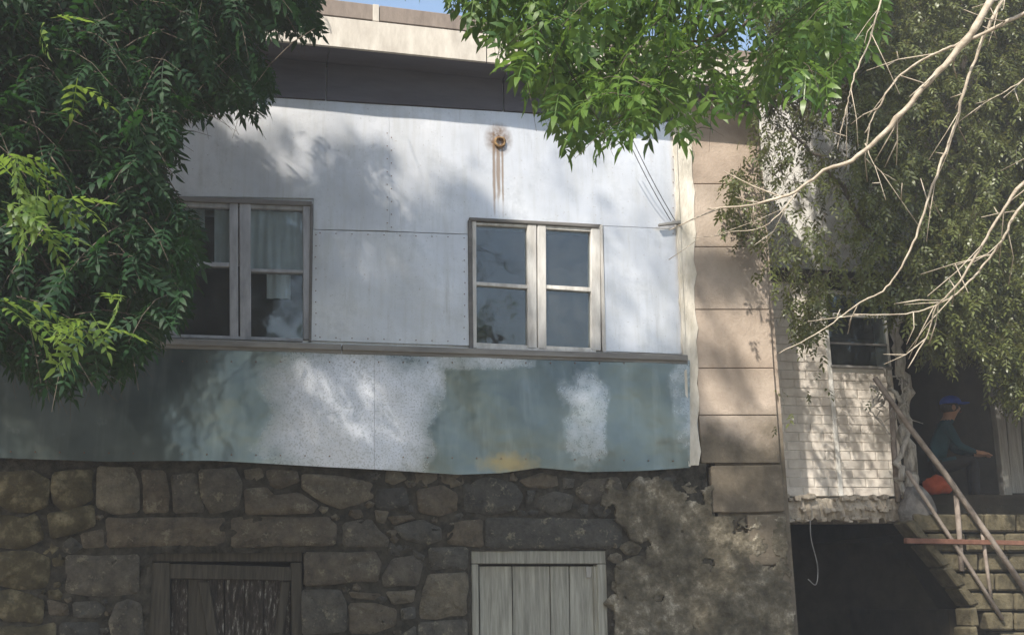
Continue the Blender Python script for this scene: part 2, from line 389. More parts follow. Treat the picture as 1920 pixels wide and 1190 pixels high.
def ytop(x): return 183+(x-500)*.062           # top edge of the pale sheets
R = lambda l, t, r, b: [(l, t), (r, t), (r, b), (l, b)]
# upper row (above window heads), overlapping shingle-like by tiny steps
ups = [(-60, 588), (588, 729.6), (730, 884), (884, 1129), (1129, 1268)]
bots = [(362, 372), (430, 433), (434, 439), (409, 421), (423, 429)]
for i, (a, b) in enumerate(ups):
    sheet([(a, ytop(a)), (b, ytop(b)), (b, bots[i][1]), (a, bots[i][0])], -.005, PALE, ph=i*1.3, amp=.004, nx=max(8, int((b-a)/14)))
sheet([(-60, 362), (254, 371), (254, 632), (-60, 622)], -.005, PALE, ph=7, amp=.004)
sheet([(587, 431), (877, 440), (880, 648), (584, 638)], -.009, PALE, ph=4, amp=.004)
sheet([(1131, 424), (1268, 430), (1284, 664), (1136, 658)], -.008, PALE, ph=2, amp=.005)
sheet([(1131, 340), (1258, 346), (1262, 428), (1131, 422)], -.010, PALE, ph=3, amp=.003) if False else None
# nails
nv = []; nf = []
def nail(px, py, Y, r=.0065):
    p = at(px, py, Y); k = len(nv)
    for t in range(6): nv.append((p[0]+r*math.cos(t*1.047), p[1]-.002, p[2]+r*math.sin(t*1.047)))
    nv.append((p[0], p[1]-.007, p[2]))
    for t in range(6): nf.append((k+t, k+(t+1) % 6, k+6))
for y in range(440, 640, 21): nail(592+random.uniform(-1, 1), y, -.02); nail(871+random.uniform(-1, 1), y+6, -.02)
for x in range(600, 870, 30): nail(x, 437+(x-600)*.03, -.022); nail(x, 632+(x-600)*.03, -.02)
for y in range(250, 430, 24): nail(726, y, -.016); nail(734, y+8, -.016); nail(1262, y+20, -.016)
for x in range(20, 1280, 46): nail(x, 676+x*.004, -.066, .008); nail(x, 846+x*.014, -.066, .008)
o = obj('nail_head', mesh('nail_head', nv, nf), RUSTY, house); o['kind'] = 'stuff'
# lower blue-green band
def wav(x): return np.interp(x, [-60, 0, 200, 400, 600, 750, 860, 940, 1010, 1100, 1200, 1290], [0, 0, 3, -3, 4, 9, 14, 9, -2, 4, 0, -8])
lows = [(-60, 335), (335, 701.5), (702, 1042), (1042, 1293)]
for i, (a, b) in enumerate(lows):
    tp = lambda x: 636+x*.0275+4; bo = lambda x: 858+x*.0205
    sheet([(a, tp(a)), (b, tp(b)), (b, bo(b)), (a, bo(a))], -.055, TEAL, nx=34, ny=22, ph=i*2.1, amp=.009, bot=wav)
# sill ledge over the band
for (a, b) in ((-60, 640), (642, 1290)):
    f = lambda x: 625+x*.031
    bar('sill_ledge', [(a, f(a)), (b, f(b)), (b, f(b)+11), (a, f(a)+11)], -.10, .0, SILL, house)
    g = lambda x: 637+x*.030
    bar('ledge_strip', [(a, g(a)), (b, g(b)), (b, g(b)+6), (a, g(a)+6)], -.075, .0, SILL, house, .002)
# eave shade strip + soffit + fascia + roof edge
def shade_top(x): return 52+(x)*.104      # top of the eave shade strip on wall plane
zs = lambda px: at(px, 24+px*.1015, -.40)
xs_ = [-60, 300, 620, 960, 1250, 1440]
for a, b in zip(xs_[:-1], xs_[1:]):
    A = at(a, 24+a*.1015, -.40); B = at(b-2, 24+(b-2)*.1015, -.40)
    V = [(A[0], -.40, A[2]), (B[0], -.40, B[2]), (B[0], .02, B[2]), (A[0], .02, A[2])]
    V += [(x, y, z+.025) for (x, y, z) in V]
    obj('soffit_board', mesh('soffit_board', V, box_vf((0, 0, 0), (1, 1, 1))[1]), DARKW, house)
    # added dark strip painting the eave shade: from soffit height down to the pale sheets
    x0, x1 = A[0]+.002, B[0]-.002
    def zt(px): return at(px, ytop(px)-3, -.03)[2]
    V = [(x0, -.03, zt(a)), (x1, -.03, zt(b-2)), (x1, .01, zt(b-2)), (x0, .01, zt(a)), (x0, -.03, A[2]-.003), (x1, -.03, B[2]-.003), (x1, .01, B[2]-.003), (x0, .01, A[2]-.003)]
    obj('eave_shade_strip', mesh('eave_shade_strip', V, box_vf((0, 0, 0), (1, 1, 1))[1]), DARKW, house)
ft = lambda x: -37+x*.1105; fb = lambda x: 24+x*.1015
for a, b in ((-80, 430), (432, 912), (914, 1434)):
    bar('fascia_board', [(a, ft(a)), (b, ft(b)), (b, fb(b)), (a, fb(a))], -.43, -.395, FASCIA, house, .004)
rt_ = lambda x: -78+x*.124; rb = lambda x: -39+x*.1105
for a, b in ((-80, 300), (302, 699), (712, 1100), (1102, 1436)):
    bar('roof_edge_board', [(a, rt_(a)), (b, rt_(b)), (b, rb(b)), (a, rb(a))], -.40, -.35, ROOFB, house, .006)
bar('joint_strip', [(699, rt_(699)-1), (711, rt_(711)-1), (711, rb(711)+1), (699, rb(699)+1)], -.41, -.34, FASCIA, house, .004)
A = at(-80, rt_(-80), -.37); B = at(1436, rt_(1436), -.37); zt_ = max(A[2], B[2])
V = [(A[0], -.36, A[2]-.03), (B[0], -.36, B[2]-.03), (B[0], 7.6, B[2]+.25), (A[0], 7.6, A[2]+.25)]; V = V+[(x, y, z-.12) for x, y, z in V]
obj('roof', mesh('roof', V, [(0, 1, 2, 3), (7, 6, 5, 4), (0, 4, 5, 1), (1, 5, 6, 2), (2, 6, 7, 3), (3, 7, 4, 0)]), ROOFM, house)
# cream corner strip
def crn(x0t, x1t, yt, x0b, x1b, yb, Y, jag):
    n = 26; L = []; Rr = []
    for i in range(n+1):
        t = i/n; y = yt+(yb-yt)*t
        L.append((x0t+(x0b-x0t)*t+random.uniform(-jag, jag), y)); Rr.append((x1t+(x1b-x1t)*t+random.uniform(-jag, jag)*1.6, y))
    A = at_arr(L, Y); B = at_arr(Rr, Y); V = []; Fc = []
    for a, b in zip(A, B):
        V += [tuple(a), tuple(b), (b[0], .005, b[2]), (a[0], .005, a[2])]
    for i in range(n):
        k = 4*i
        for s in range(4): Fc.append((k+s, k+4+s, k+4+(s+1) % 4, k+(s+1) % 4))
    Fc += [(0, 1, 2, 3), tuple(4*n+s for s in (3, 2, 1, 0))]
    return obj('corner_strip', bevel_me(mesh('corner_strip', V, Fc), .003), CREAM, house)
crn(1262, 1298, 205, 1288, 1312, 872, -.045, 2.2)
bar('corner_batten', [(1262, 240), (1268, 240), (1296, 874), (1291, 874)], -.062, -.046, CREAM, house, .002)

# --- windows
FRAME2 = simple('shaded_white_frame_paint', (.22, .23, .25, 1), (.46, .47, .50, 1), 9, .7, .006, (1, 1, .25))  # shaded copy of the white frame paint, shade put into the colour
def window(posts, rails_h, head, foot, panes, curtains, Yf=-.02, headc=FRAMEDK, FRAME=FRAME):
    w = None
    l, r = posts[0][0], posts[-1][1]
    w = bar('window', head, -.035, .12, headc, house)
    for i, (a, b, ty, by) in enumerate(posts):
        bar('post', [(a, ty), (b, ty), (b+1, by), (a+1, by)], Yf, .10, FRAME, w)
    for q in rails_h: bar('rail', q, Yf+.012, .08, FRAME, w, .003)
    bar('bottom_rail', foot, Yf, .10, FRAME, w, .004)
    for q in panes:
        A = at_arr(q, .03); B = A.copy(); B[:, 1] += .004
        me = mesh('pane', np.vstack([A, B]), [(3, 2, 1, 0), (4, 5, 6, 7), (0, 1, 5, 4), (1, 2, 6, 5), (2, 3, 7, 6), (3, 0, 4, 7)])
        obj('pane', me, GLASS, w)
    for (l, t, r, b) in curtains:
        nx, ny = 60, 8; u, v = np.meshgrid(np.linspace(0, 1, nx), np.linspace(0, 1, ny))
        P = np.stack([l+(r-l)*u, t+(b-t)*v], -1).reshape(-1, 2); A = at_arr(P, .075)
        A[:, 1] += .012*np.sin(A[:, 0]*70+np.sin(A[:, 2]*4))+.008*np.sin(A[:, 0]*23+A[:, 2]*3)
        q = [(j*nx+i, j*nx+i+1, (j+1)*nx+i+1, (j+1)*nx+i) for j in range(ny-1) for i in range(nx-1)]
        obj('curtain', fast_mesh('curtain', A, np.array(q), True), CURT, w)
    return w
window([(255, 263, 376, 629), (308, 330, 374, 630), (430, 446, 378, 631), (449, 470, 379, 632), (568, 582, 384, 636)],
       [[(330, 489), (430, 492), (430, 500), (330, 497)], [(470, 503), (568, 506), (568, 512), (470, 509)], [(263, 489), (308, 490), (308, 496), (263, 495)],
        [(330, 375), (430, 380), (430, 390), (330, 386)], [(470, 382), (568, 386), (568, 394), (470, 390)]],
       [(250, 364), (585, 377), (585, 386), (250, 374)], [(263, 624), (568, 634), (568, 640), (263, 630)],
       [[(263, 374), (308, 376), (308, 628), (263, 626)], [(330, 376), (430, 380), (430, 630), (330, 626)], [(470, 382), (568, 386), (568, 636), (470, 632)]],
       [(402, 372, 455, 500), (455, 372, 588, 512), (330, 372, 384, 430), (500, 512, 545, 560)], FRAME=FRAME2)
window([(885, 893, 414, 652), (989, 1006, 419, 654), (1008, 1024, 420, 655), (1108, 1126, 423, 657)],
       [[(893, 528), (990, 534), (990, 541), (893, 534)], [(1024, 534), (1112, 539), (1112, 547), (1024, 541)],
        [(893, 417), (989, 421), (989, 426), (893, 421)], [(1024, 423), (1108, 427), (1108, 434), (1024, 429)],
        [(893, 642), (990, 647), (990, 653), (893, 648)], [(1024, 648), (1112, 652), (1112, 657), (1024, 654)]],
       [(880, 407), (1124, 420), (1124, 427), (880, 413)], [(893, 648), (1118, 655), (1118, 662), (893, 655)],
       [[(893, 418), (990, 421), (990, 654), (893, 650)], [(1024, 423), (1112, 427), (1112, 658), (1024, 654)]],
       [])
# side casings proud of the sheets
bar('window_casing', [(878, 412), (885, 412), (888, 655), (880, 655)], -.03, -.001, FRAMEDK, house, .003)
bar('window_casing', [(1126, 421), (1130, 421), (1137, 660), (1130, 660)], -.03, -.001, FRAME, house, .003)
bar('window_casing', [(582, 382), (587, 382), (584, 640), (579, 640)], -.03, -.001, FRAMEDK, house, .003)
# stove-pipe hole with rusty rim
p0 = at(937, 267, -.02)
V = []; Fc = []; n = 20
for (r, y) in ((.062, -.012), (.066, -.035), (.045, -.05), (.040, -.02), (.038, .06)):
    for k in range(n):
        a = 2*math.pi*k/n; rr = r*(1+random.uniform(-.08, .08)); V.append((p0[0]+rr*math.cos(a), y, p0[2]+rr*math.sin(a)))
for j in range(4):
    for k in range(n): Fc.append((j*n+k, j*n+(k+1) % n, (j+1)*n+(k+1) % n, (j+1)*n+k))
Fc.append(tuple(4*n+k for k in range(n)))
obj('flue_collar', mesh('flue_collar', V, Fc, True), RUST, house)
# bracket by the corner and two thin wires
bar('wire_bracket', [(1236, 419), (1276, 413), (1277, 418), (1237, 423)], -.09, -.046, SILL, house, .002)
wires = thing('wire_pair', 'two thin wires slanting down the pale wall to the corner bracket', 'wire')
for dx in (0, 9):
    A = at(1160+dx, 225, -.42); B = at(1258+dx*.9, 414, -.075)
    pts = [Vector(A).lerp(Vector(B), t/8)+Vector((0, 0, -.05*math.sin(math.pi*t/8))) for t in range(9)]
    tube('wire', pts, .0045, CABLE, wires, 5)

# --- pillar of tuff blocks
def pil(y): return (np.interp(y, [200, 600, 870, 1190], [1297, 1306, 1320, 1335]), np.interp(y, [200, 335, 480, 640, 870, 960, 1190], [1424, 1424, 1438, 1447, 1464, 1474, 1491]))
cuts = [172, 345, 463, 580, 690, 778, 868]
for i, (a, b) in enumerate(zip(cuts[:-1], cuts[1:])):
    la, ra = pil(a+1); lb, rb_ = pil(b-1); j = random.uniform(-.008, .008); off = 12*(i == 0)
    q = [(la-4, a+.6), (ra, a+.6), (rb_, b-.6), (lb-4, b-.6)]
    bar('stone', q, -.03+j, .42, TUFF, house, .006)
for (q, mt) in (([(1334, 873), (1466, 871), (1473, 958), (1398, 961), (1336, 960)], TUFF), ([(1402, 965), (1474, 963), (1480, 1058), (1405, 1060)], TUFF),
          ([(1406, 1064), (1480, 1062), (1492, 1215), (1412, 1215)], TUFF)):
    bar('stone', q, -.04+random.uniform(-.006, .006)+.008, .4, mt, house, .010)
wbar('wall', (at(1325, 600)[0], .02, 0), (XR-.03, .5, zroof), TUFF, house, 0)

# --- rubble stones
def chaikin(P):
    out = []
    for a, b in zip(P, np.roll(P, -1, 0)): out += [a*.75+b*.25, a*.25+b*.75]
    return np.array(out)
def rough_outline(P, cut=.10, jag=1.6):
    """slightly clipped corners, long edges broken into irregular pieces"""
    out = []
    for a, b in zip(P, np.roll(P, -1, 0)):
        L = np.linalg.norm(b-a); k = max(1, int(L/26)); c = min(cut*1.0, 5/L)
        nrm = np.array([b[1]-a[1], a[0]-b[0]])/(L+1e-6)
        for i in range(k+1):
            t = c+(1-2*c)*i/k; out.append(a+(b-a)*t+nrm*rng.normal(0, jag)*(0 < i < k or L < 20))
    return np.array(out)
def stone(poly, Yf, mat, dome=.010, jag=1.3, name='stone', smooth=True, par=None, parent=None):
    P = rough_outline(np.array(poly, float), jag=jag)
    c = P.mean(0); n = len(P); tl = rng.normal(0, .010, 2)
    W0 = at_arr(c+(P-c)*1.03, Yf+.07); W1 = at_arr(P, Yf+.008); W2 = at_arr(c+(P-c)*.965, Yf-.001); W3 = at_arr(c+(P-c)*.55+rng.normal(0, 2., P.shape), Yf-dome)
    W2[:, 1] += rng.normal(0, .003, n); W3[:, 1] += rng.normal(0, .009, n)
    V = np.vstack([W0, W1, W2, W3, at(c[0], c[1], Yf-dome)[None]]); e = V-V[-1]; V[n:, 1] += (e[:, 0]*tl[0]+e[:, 2]*tl[1])[n:]*3
    V = list(map(tuple, V)); Fc = []
    for j in range(3):
        for k in range(n): Fc.append((j*n+k, (j+1)*n+k, (j+1)*n+(k+1) % n, j*n+(k+1) % n))
    for k in range(n): Fc.append((3*n+k, 4*n, 3*n+(k+1) % n))
    return obj(name, mesh(name, V, Fc, smooth), mat, parent or house)
ST = [[(182, 873), (250, 875), (262, 905), (262, 960), (215, 965), (180, 950)], [(264, 880), (310, 882), (318, 925), (316, 960), (268, 962)],
 [(320, 890), (368, 885), (385, 960), (325, 962)], [(372, 880), (440, 876), (455, 905), (450, 950), (395, 965), (375, 930)],
 [(457, 880), (490, 876), (497, 895), (480, 905), (460, 897)], [(499, 879), (558, 882), (562, 903), (520, 918), (500, 905)],
 [(457, 915), (500, 912), (515, 928), (560, 922), (596, 945), (588, 962), (460, 965)], [(566, 888), (640, 892), (700, 902), (703, 932), (640, 955), (600, 940), (566, 915)],
 [(704, 915), (760, 912), (768, 945), (722, 958), (704, 950)], [(780, 918), (830, 908), (858, 925), (860, 955), (825, 968), (785, 960)],
 [(868, 905), (915, 893), (965, 905), (982, 930), (970, 955), (915, 965), (870, 958)], [(972, 900), (1015, 885), (1040, 892), (1048, 910), (1020, 916), (985, 912)],
 [(986, 916), (1005, 919), (996, 945), (986, 950)], [(1010, 930), (1040, 920), (1075, 928), (1070, 955), (1035, 965), (1005, 950)],
 [(1055, 895), (1080, 897), (1076, 913), (1055, 916)], [(1084, 896), (1160, 893), (1172, 930), (1100, 945), (1078, 925)],
 [(198, 969), (425, 970), (428, 1024), (200, 1026)], [(430, 968), (615, 968), (632, 985), (628, 1022), (432, 1026)],
 [(838, 980), (905, 972), (907, 1026), (838, 1020)], [(910, 970), (1165, 973), (1165, 1026), (910, 1028)],
 [(642, 980), (695, 971), (730, 1010), (727, 1025), (642, 1025)], [(702, 955), (730, 958), (722, 980), (706, 978)], [(725, 968), (768, 965), (780, 972), (738, 984)],
 [(737, 987), (790, 973), (830, 990), (828, 1012), (800, 1022), (755, 1010)], [(570, 1034), (703, 1033), (715, 1055), (708, 1090), (571, 1098)],
 [(716, 1080), (736, 1046), (780, 1040), (794, 1055), (784, 1098), (718, 1100)], [(802, 1026), (878, 1025), (876, 1068), (807, 1068)], [(772, 1028), (798, 1042), (790, 1052), (775, 1045)],
 [(803, 1075), (877, 1072), (876, 1153), (784, 1160), (790, 1112)], [(566, 1105), (638, 1105), (650, 1130), (650, 1183), (566, 1190)], [(655, 1108), (715, 1112), (700, 1124), (660, 1120)],
 [(653, 1130), (700, 1128), (745, 1141), (742, 1172), (700, 1188), (655, 1186)], [(722, 1108), (780, 1104), (775, 1128), (736, 1133)], [(751, 1140), (778, 1136), (780, 1158), (752, 1163)],
 [(784, 1166), (876, 1160), (876, 1215), (784, 1215)], [(655, 1194), (738, 1194), (738, 1225), (655, 1225)], [(566, 1196), (648, 1192), (648, 1225), (566, 1225)],
 [(122, 1040), (262, 1038), (262, 1113), (165, 1117), (122, 1110)], [(135, 1128), (180, 1125), (200, 1140), (185, 1158), (138, 1157)],
 [(218, 1130), (240, 1122), (265, 1130), (270, 1200), (210, 1200), (203, 1165)], [(112, 1166), (186, 1166), (190, 1215), (112, 1215)], [(88, 1122), (128, 1132), (130, 1153), (92, 1153)],
 [(150, 1000), (195, 990), (196, 1025), (155, 1028)], [(744, 1195), (780, 1170), (781, 1222), (744, 1222)]]
OC = [[(-10, 885), (60, 880), (95, 900), (90, 950), (20, 960), (-10, 940)], [(98, 885), (175, 880), (176, 935), (120, 960), (98, 940)], [(-10, 965), (70, 962), (85, 1010), (40, 1030), (-10, 1025)],
 [(88, 962), (176, 945), (180, 985), (140, 1000), (95, 1010)], [(-10, 1035), (60, 1032), (95, 1045), (90, 1100), (30, 1105), (-10, 1095)], [(-10, 1108), (50, 1110), (84, 1125), (80, 1170), (10, 1165), (-10, 1150)],
 [(-10, 1175), (60, 1175), (105, 1165), (105, 1215), (-10, 1215)]]
for P in ST: stone(P, rng.uniform(-.02, .0), STONE)
for P in OC: stone(P, rng.uniform(-.03, -.005), OCHRE, .018, 4)
# fill between with packed rubble
allp = [np.array(p, float) for p in ST+OC]
blk = [np.array(R(272, 1030, 568, 1400), float), np.array(R(878, 1028, 1142, 1400), float), np.array([(1330, 868), (1500, 868), (1500, 1300), (1400, 1300), (1398, 962), (1332, 960)], float)]
def segd(p, poly):
    a = poly; b = np.roll(poly, -1, 0); ab = b-a; t = np.clip(((p-a)*ab).sum(1)/(ab**2).sum(1), 0, 1)
    return np.sqrt(((a+ab*t[:, None]-p)**2).sum(1)).min()
circ = []
cand = np.stack([rng.uniform(-40, 1335, 5000), rng.uniform(880, 1215, 5000)], -1)
okm = np.ones(len(cand), bool)
for P in allp+blk: okm &= ~inside(cand, P)
cand = cand[okm]
for rmax, rmin in ((30, 17), (17, 10), (10, 5.5)):
    for p in cand:
        if p[1] < 872+.02*max(p[0], 0)+4: continue
        d = min(segd(p, P) for P in allp+blk)-1.5
        if d < rmin: continue
        if circ: 
            C = np.array(circ); dd = np.hypot((C[:, 0]-p[0])*.8, (C[:, 1]-p[1])*1.15)-C[:, 2]; d = min(d, dd.min()-1.)
        if d >= rmin:
            circ.append((p[0], p[1], min(d, rmax)))
    if len(circ) > 230: break
circ = circ[:230]
for (x, y, r) in circ:
    n = rng.integers(5, 8); a0 = rng.uniform(0, 6.28); an = a0+np.arange(n)*2*math.pi/n+rng.normal(0, .15, n)
    rr = r*rng.uniform(.95, 1.45, n)
    P = np.stack([x+rr*1.12*np.cos(an), y+rr*.86*np.sin(an)], -1)
    plas = x > 1150+rng.normal(0, 25)
    stone(P, rng.uniform(-.005, .012)-(.02 if plas else 0), (OCHRE if x < 110 else LIMEP if plas and rng.random() < .8 else STONE), .012, 1.)
# plaster remnant over the right end: thick uneven skin with ragged gaps
def plaster():
    xs = np.linspace(1125, 1488, 160); ys = np.linspace(885, 1215, 140); X, Y = np.meshgrid(xs, ys)
    import mathutils
    H = np.array([[mathutils.noise.fractal(Vector((x*.016, y*.016, 3.3)), .8, 2.1, 6) for x in xs] for y in ys])
    H2 = np.array([[mathutils.noise.fractal(Vector((x*.06, y*.06, 9.)), .8, 2.1, 5) for x in xs] for y in ys])
    edge = np.minimum((X-1150)/60, 1)
    top = (Y-905)/40
    keep = (H*1.1+np.minimum(edge, top)*.55+(Y > 1060)*.15) > -.02
    keep &= ~((X < 1148) & (Y > 1020)); keep &= (X < np.where(Y < 966, 1334, np.interp(Y, [960, 1190], [1471, 1487]))+H2*6)
    A = at_arr(np.stack([X, Y], -1).reshape(-1, 2), -.0)
    A[:, 1] = -.048-.020*H.reshape(-1)-.010*H2.reshape(-1)
    n = len(xs); q = []
    k = keep[:-1, :-1] & keep[1:, :-1] & keep[:-1, 1:] & keep[1:, 1:]
    for j, i in zip(*np.nonzero(k)): q.append((j*n+i, (j+1)*n+i, (j+1)*n+i+1, j*n+i+1))
    me = fast_mesh('plaster', A, np.array(q), True)
    o = obj('plaster', me, LIMEP, house)
    md = o.modifiers.new('s', 'SOLIDIFY'); md.thickness = .045; md.offset = -1
plaster()

# --- doors of the base
d = bar('door', [(884, 1032), (1138, 1032), (1138, 1056), (884, 1056)], .02, .16, DOORP, house, .006)   # frame head
for q in ([(884, 1057), (897, 1057), (899, 1260), (886, 1260)], [(1120, 1057), (1138, 1057), (1141, 1260), (1124, 1260)]): bar('post', q, .02, .16, DOORP, d)
xsb = [899, 959, 961, 1030, 1032, 1066, 1068, 1112]
for a, b in zip(xsb[::2], xsb[1::2]): bar('board', [(a, 1061), (b, 1061), (b+3, 1260), (a+2, 1260)], .075+random.uniform(-.004, .004), .11, DOORP, d, .003)
bar('stop', [(1113, 1061), (1119, 1061), (1123, 1260), (1117, 1260)], .05, .11, DOORP, d, .003)
bar('hinge', [(1099, 1062), (1109, 1062), (1108, 1082), (1100, 1082)], .06, .074, GREYB, d, .002)
d = bar('door', [(318, 1056), (545, 1062), (548, 1088), (318, 1084)], .03, .14, PLANK, house, .006, label='broken plank door with flaking dark paint')
bar('lintel_board', [(272, 1031), (566, 1031), (566, 1052), (272, 1052)], .05, .2, PLANK, d)
for q in ([(274, 1054), (318, 1054), (320, 1260), (276, 1260)], [(546, 1054), (566, 1054), (566, 1260), (548, 1260)]): bar('post', q, .02, .16, PLANK, d)
for a, b in ((321, 352), (353, 386), (388, 420), (422, 458), (459, 494), (495, 544)):
    bar('board', [(a, 1085), (b, 1086), (b+random.uniform(-1, 1), 1260), (a, 1260)], .085+random.uniform(-.01, .01), .12, CHAR if a != 353 else PLANK, d, .003)
bar('brace', [(372, 1090), (392, 1090), (420, 1260), (400, 1260)], .055, .08, PLANK, d)
bar('brace', [(528, 1090), (545, 1090), (520, 1260), (505, 1260)], .055, .08, PLANK, d)
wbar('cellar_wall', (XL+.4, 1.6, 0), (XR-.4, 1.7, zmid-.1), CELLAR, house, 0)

# ================================================================= ANNEX (whitewashed brick, beyond the pillar)
annex = thing('annex', 'whitewashed brick annex with dark window and open porch behind the leafy tree', 'annex')
YA = .9
def ax(px, py, Y=YA): return at(px, py, Y)
zf = ax(1600, 930)[2]                 # landing floor level
zw0, zw1 = ax(1600, 686)[2], ax(1600, 552)[2]   # opening
x0, xo0, xo1, x1 = ax(1440, 700)[0], ax(1549, 620)[0], ax(1664, 620)[0], ax(1684, 800)[0]
ztop = ax(1600, 535)[2]
# brick parapet: courses of separate bricks
bm0 = mesh('brick', *box_vf((-.5, -.5, -.5), (.5, .5, .5))); bevel_me(bm0, .04); bm0.materials.append(WHITEB)
ch = .105; row = 0; z = zf
while z < ztop-.02:
    h = min(ch, ztop-z); bl = .33; x = x0-(bl/2 if row % 2 else 0)
    segs = [(x0, x1)] if z+h <= zw0+.01 else ([(x0, xo0), (xo1, x1)])
    for (sa, sb) in segs:
        x = sa-(bl*.5 if row % 2 else 0)
        while x < sb-.01:
            a, b = max(x, sa), min(x+bl, sb)
            if b-a > .03:
                o = obj('brick', bm0, None, annex); o.scale = (b-a-.004, .2, h-.005)
                o.location = ((a+b)/2, YA+.1+random.uniform(-.004, .003), z+h/2)
            x += bl
    z += h; row += 1
wbar('wall', (x0-.2, YA+.012, zf), (xo0, YA+.3, ztop), WPLAST, annex, 0); wbar('wall', (xo1, YA+.012, zf), (x1, YA+.3, ztop), WPLAST, annex, 0)
wbar('wall', (xo0, YA+.012, zf), (xo1, YA+.3, zw0), WPLAST, annex, 0)
# corner pier of smooth plaster at the left of the opening
wbar('pier', (xo0-.035, YA-.03, zf), (xo0+.02, YA-.001, ztop), WPLAST, annex, .004)
# window in the opening
wn = wbar('window', (xo0, YA+.02, zw1), (xo1, YA+.14, zw1+.05), FRAME, annex, .004)
wbar('sill', (xo0-.0, YA-.04, zw0-.03), (xo1, YA+.14, zw0), SILL, wn, .004)
zr = ax(1600, 590)[2]; zr2 = ax(1600, 643)[2]
wbar('rail', (xo0, YA+.03, zr-.02), (xo1, YA+.08, zr+.02), FRAME, wn, .003)
wbar('rail', (xo0, YA+.03, zr2-.012), (xo1, YA+.08, zr2+.012), SILL, wn, .003)
wbar('pane', (xo0, YA+.05, zw0), (xo1, YA+.054, zr-.021), GLASS, wn, 0); wbar('pane', (xo0, YA+.05, zr+.021), (xo1, YA+.054, zw1), GLASS, wn, 0)
# beam over the porch
xr_ = 14.
wbar('beam', (x0, YA-.06, ztop), (xr_, YA+.2, ztop+.16), DARKI, annex, .006)
# upper storey: whitewashed wall catching the sun
xu1 = ax(1735, 300)[0]; zu1 = ax(1600, 175)[2]
wbar('upper_wall', (x0-.2, YA+.25, ztop+.16), (xu1, YA+.55, zu1), WPLAST, annex, 0)
xd = ax(1560, 300, 2.2)[0]; zd = ax(1700, -120, 2.2)[2]
k = 0
while xd+k*.34 < xr_: wbar('board', (xd+k*.34, 2.2+random.uniform(0, .02), ztop+.16), (xd+k*.34+.325, 2.3, zd), DARKI, annex, 0); k += 1
wbar('upper_wall', (xd, 2.3, ztop+.16), (xr_, 2.5, zd), DARKI, annex, 0)
V = [(xd-.3, 1.7, zd), (xr_, 1.7, zd), (xr_, 6, zd+.7), (xd-.3, 6, zd+.7)]; V = V+[(x, y, z-.06) for x, y, z in V]
obj('roof', mesh('roof', V, [(0, 1, 2, 3), (7, 6, 5, 4), (0, 4, 5, 1), (1, 5, 6, 2), (2, 6, 7, 3), (3, 7, 4, 0)]), ROOFM, annex)
# porch room
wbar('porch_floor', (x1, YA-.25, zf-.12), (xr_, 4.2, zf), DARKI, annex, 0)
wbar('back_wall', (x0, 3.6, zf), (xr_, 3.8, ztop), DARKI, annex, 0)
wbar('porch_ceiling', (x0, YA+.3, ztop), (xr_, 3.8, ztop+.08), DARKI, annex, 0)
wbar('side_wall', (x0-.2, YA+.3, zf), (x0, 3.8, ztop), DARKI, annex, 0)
# grey boarded door at the right, ajar and leaning
dr = bar('door', [(1853, 640), (1872, 640), (1899, 928), (1884, 928)], YA-.05, YA+.05, GREYB, annex, .006, label='grey board door standing at the porch edge')
for k in range(5):
    a = 1876+k*30
    bar('board', [(a, 628), (a+28, 628), (a+28+18, 924), (a+22, 924)], YA+.0+random.uniform(-.006, .006), YA+.04, GREYB, dr, .003)
# ---- landing over the cellar
lnd = thing('landing', 'crumbling concrete landing slab over the dark cellar opening', 'landing')
def ragged_slab():
    n = 46; xa, xb = XR+.0, at(1702, 950, .35)[0]; zt = at(1600, 934, .35)[2]; zb = at(1600, 975, .35)[2]
    V = []; Fc = []
    for i in range(n+1):
        x = xa+(xb-xa)*i/n; r = lambda s: random.uniform(-s, s)
        V += [(x, .35+r(.02), zt+r(.008)), (x, .33+r(.03), (zt+zb)/2+r(.01)), (x, .37+r(.03), zb+r(.035)), (x, 1.3, zb+.02), (x, 1.3, zt-.002)]
    for i in range(n):
        k = 5*i
        for s in range(5): Fc.append((k+s, k+(s+1) % 5, k+5+(s+1) % 5, k+5+s))
    Fc += [(4, 3, 2, 1, 0), tuple(5*n+s for s in range(5))]
    obj('slab', mesh('slab', V, Fc), SLAB, lnd)
    for _ in range(60):   # broken bits along the edge
        x = random.uniform(xa+.02, xb-.02); r = random.uniform(.015, .045); z = random.choice((zt, (zt+zb)/2, zb))+random.uniform(-.02, .02)
        pv, pf = box_vf((x-r, .30-r*.3, z-r*.6), (x+r, .38, z+r*.6), r*.35); o = obj('rubble_chip', bevel_me(mesh('rubble_chip', pv, pf), r*.25), SLAB, lnd)
ragged_slab()
xa = XR
cel = thing('cellar', 'dark cellar recess below the landing beside the stone pillar', 'cellar')
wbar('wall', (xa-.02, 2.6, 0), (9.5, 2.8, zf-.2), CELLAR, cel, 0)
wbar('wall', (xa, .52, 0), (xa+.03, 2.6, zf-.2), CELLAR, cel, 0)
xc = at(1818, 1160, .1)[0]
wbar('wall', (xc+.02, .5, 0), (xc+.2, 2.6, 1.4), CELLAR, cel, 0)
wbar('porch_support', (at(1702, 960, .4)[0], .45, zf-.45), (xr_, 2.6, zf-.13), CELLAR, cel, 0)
# hanging cable loop in the cellar mouth
tube('cable', spline([at(1519, 975, .25), at(1521, 1010, .24), at(1533, 1060, .24), at(1530, 1095, .24), at(1515, 1085, .24)], 6), .006, SILL, cel, 5)
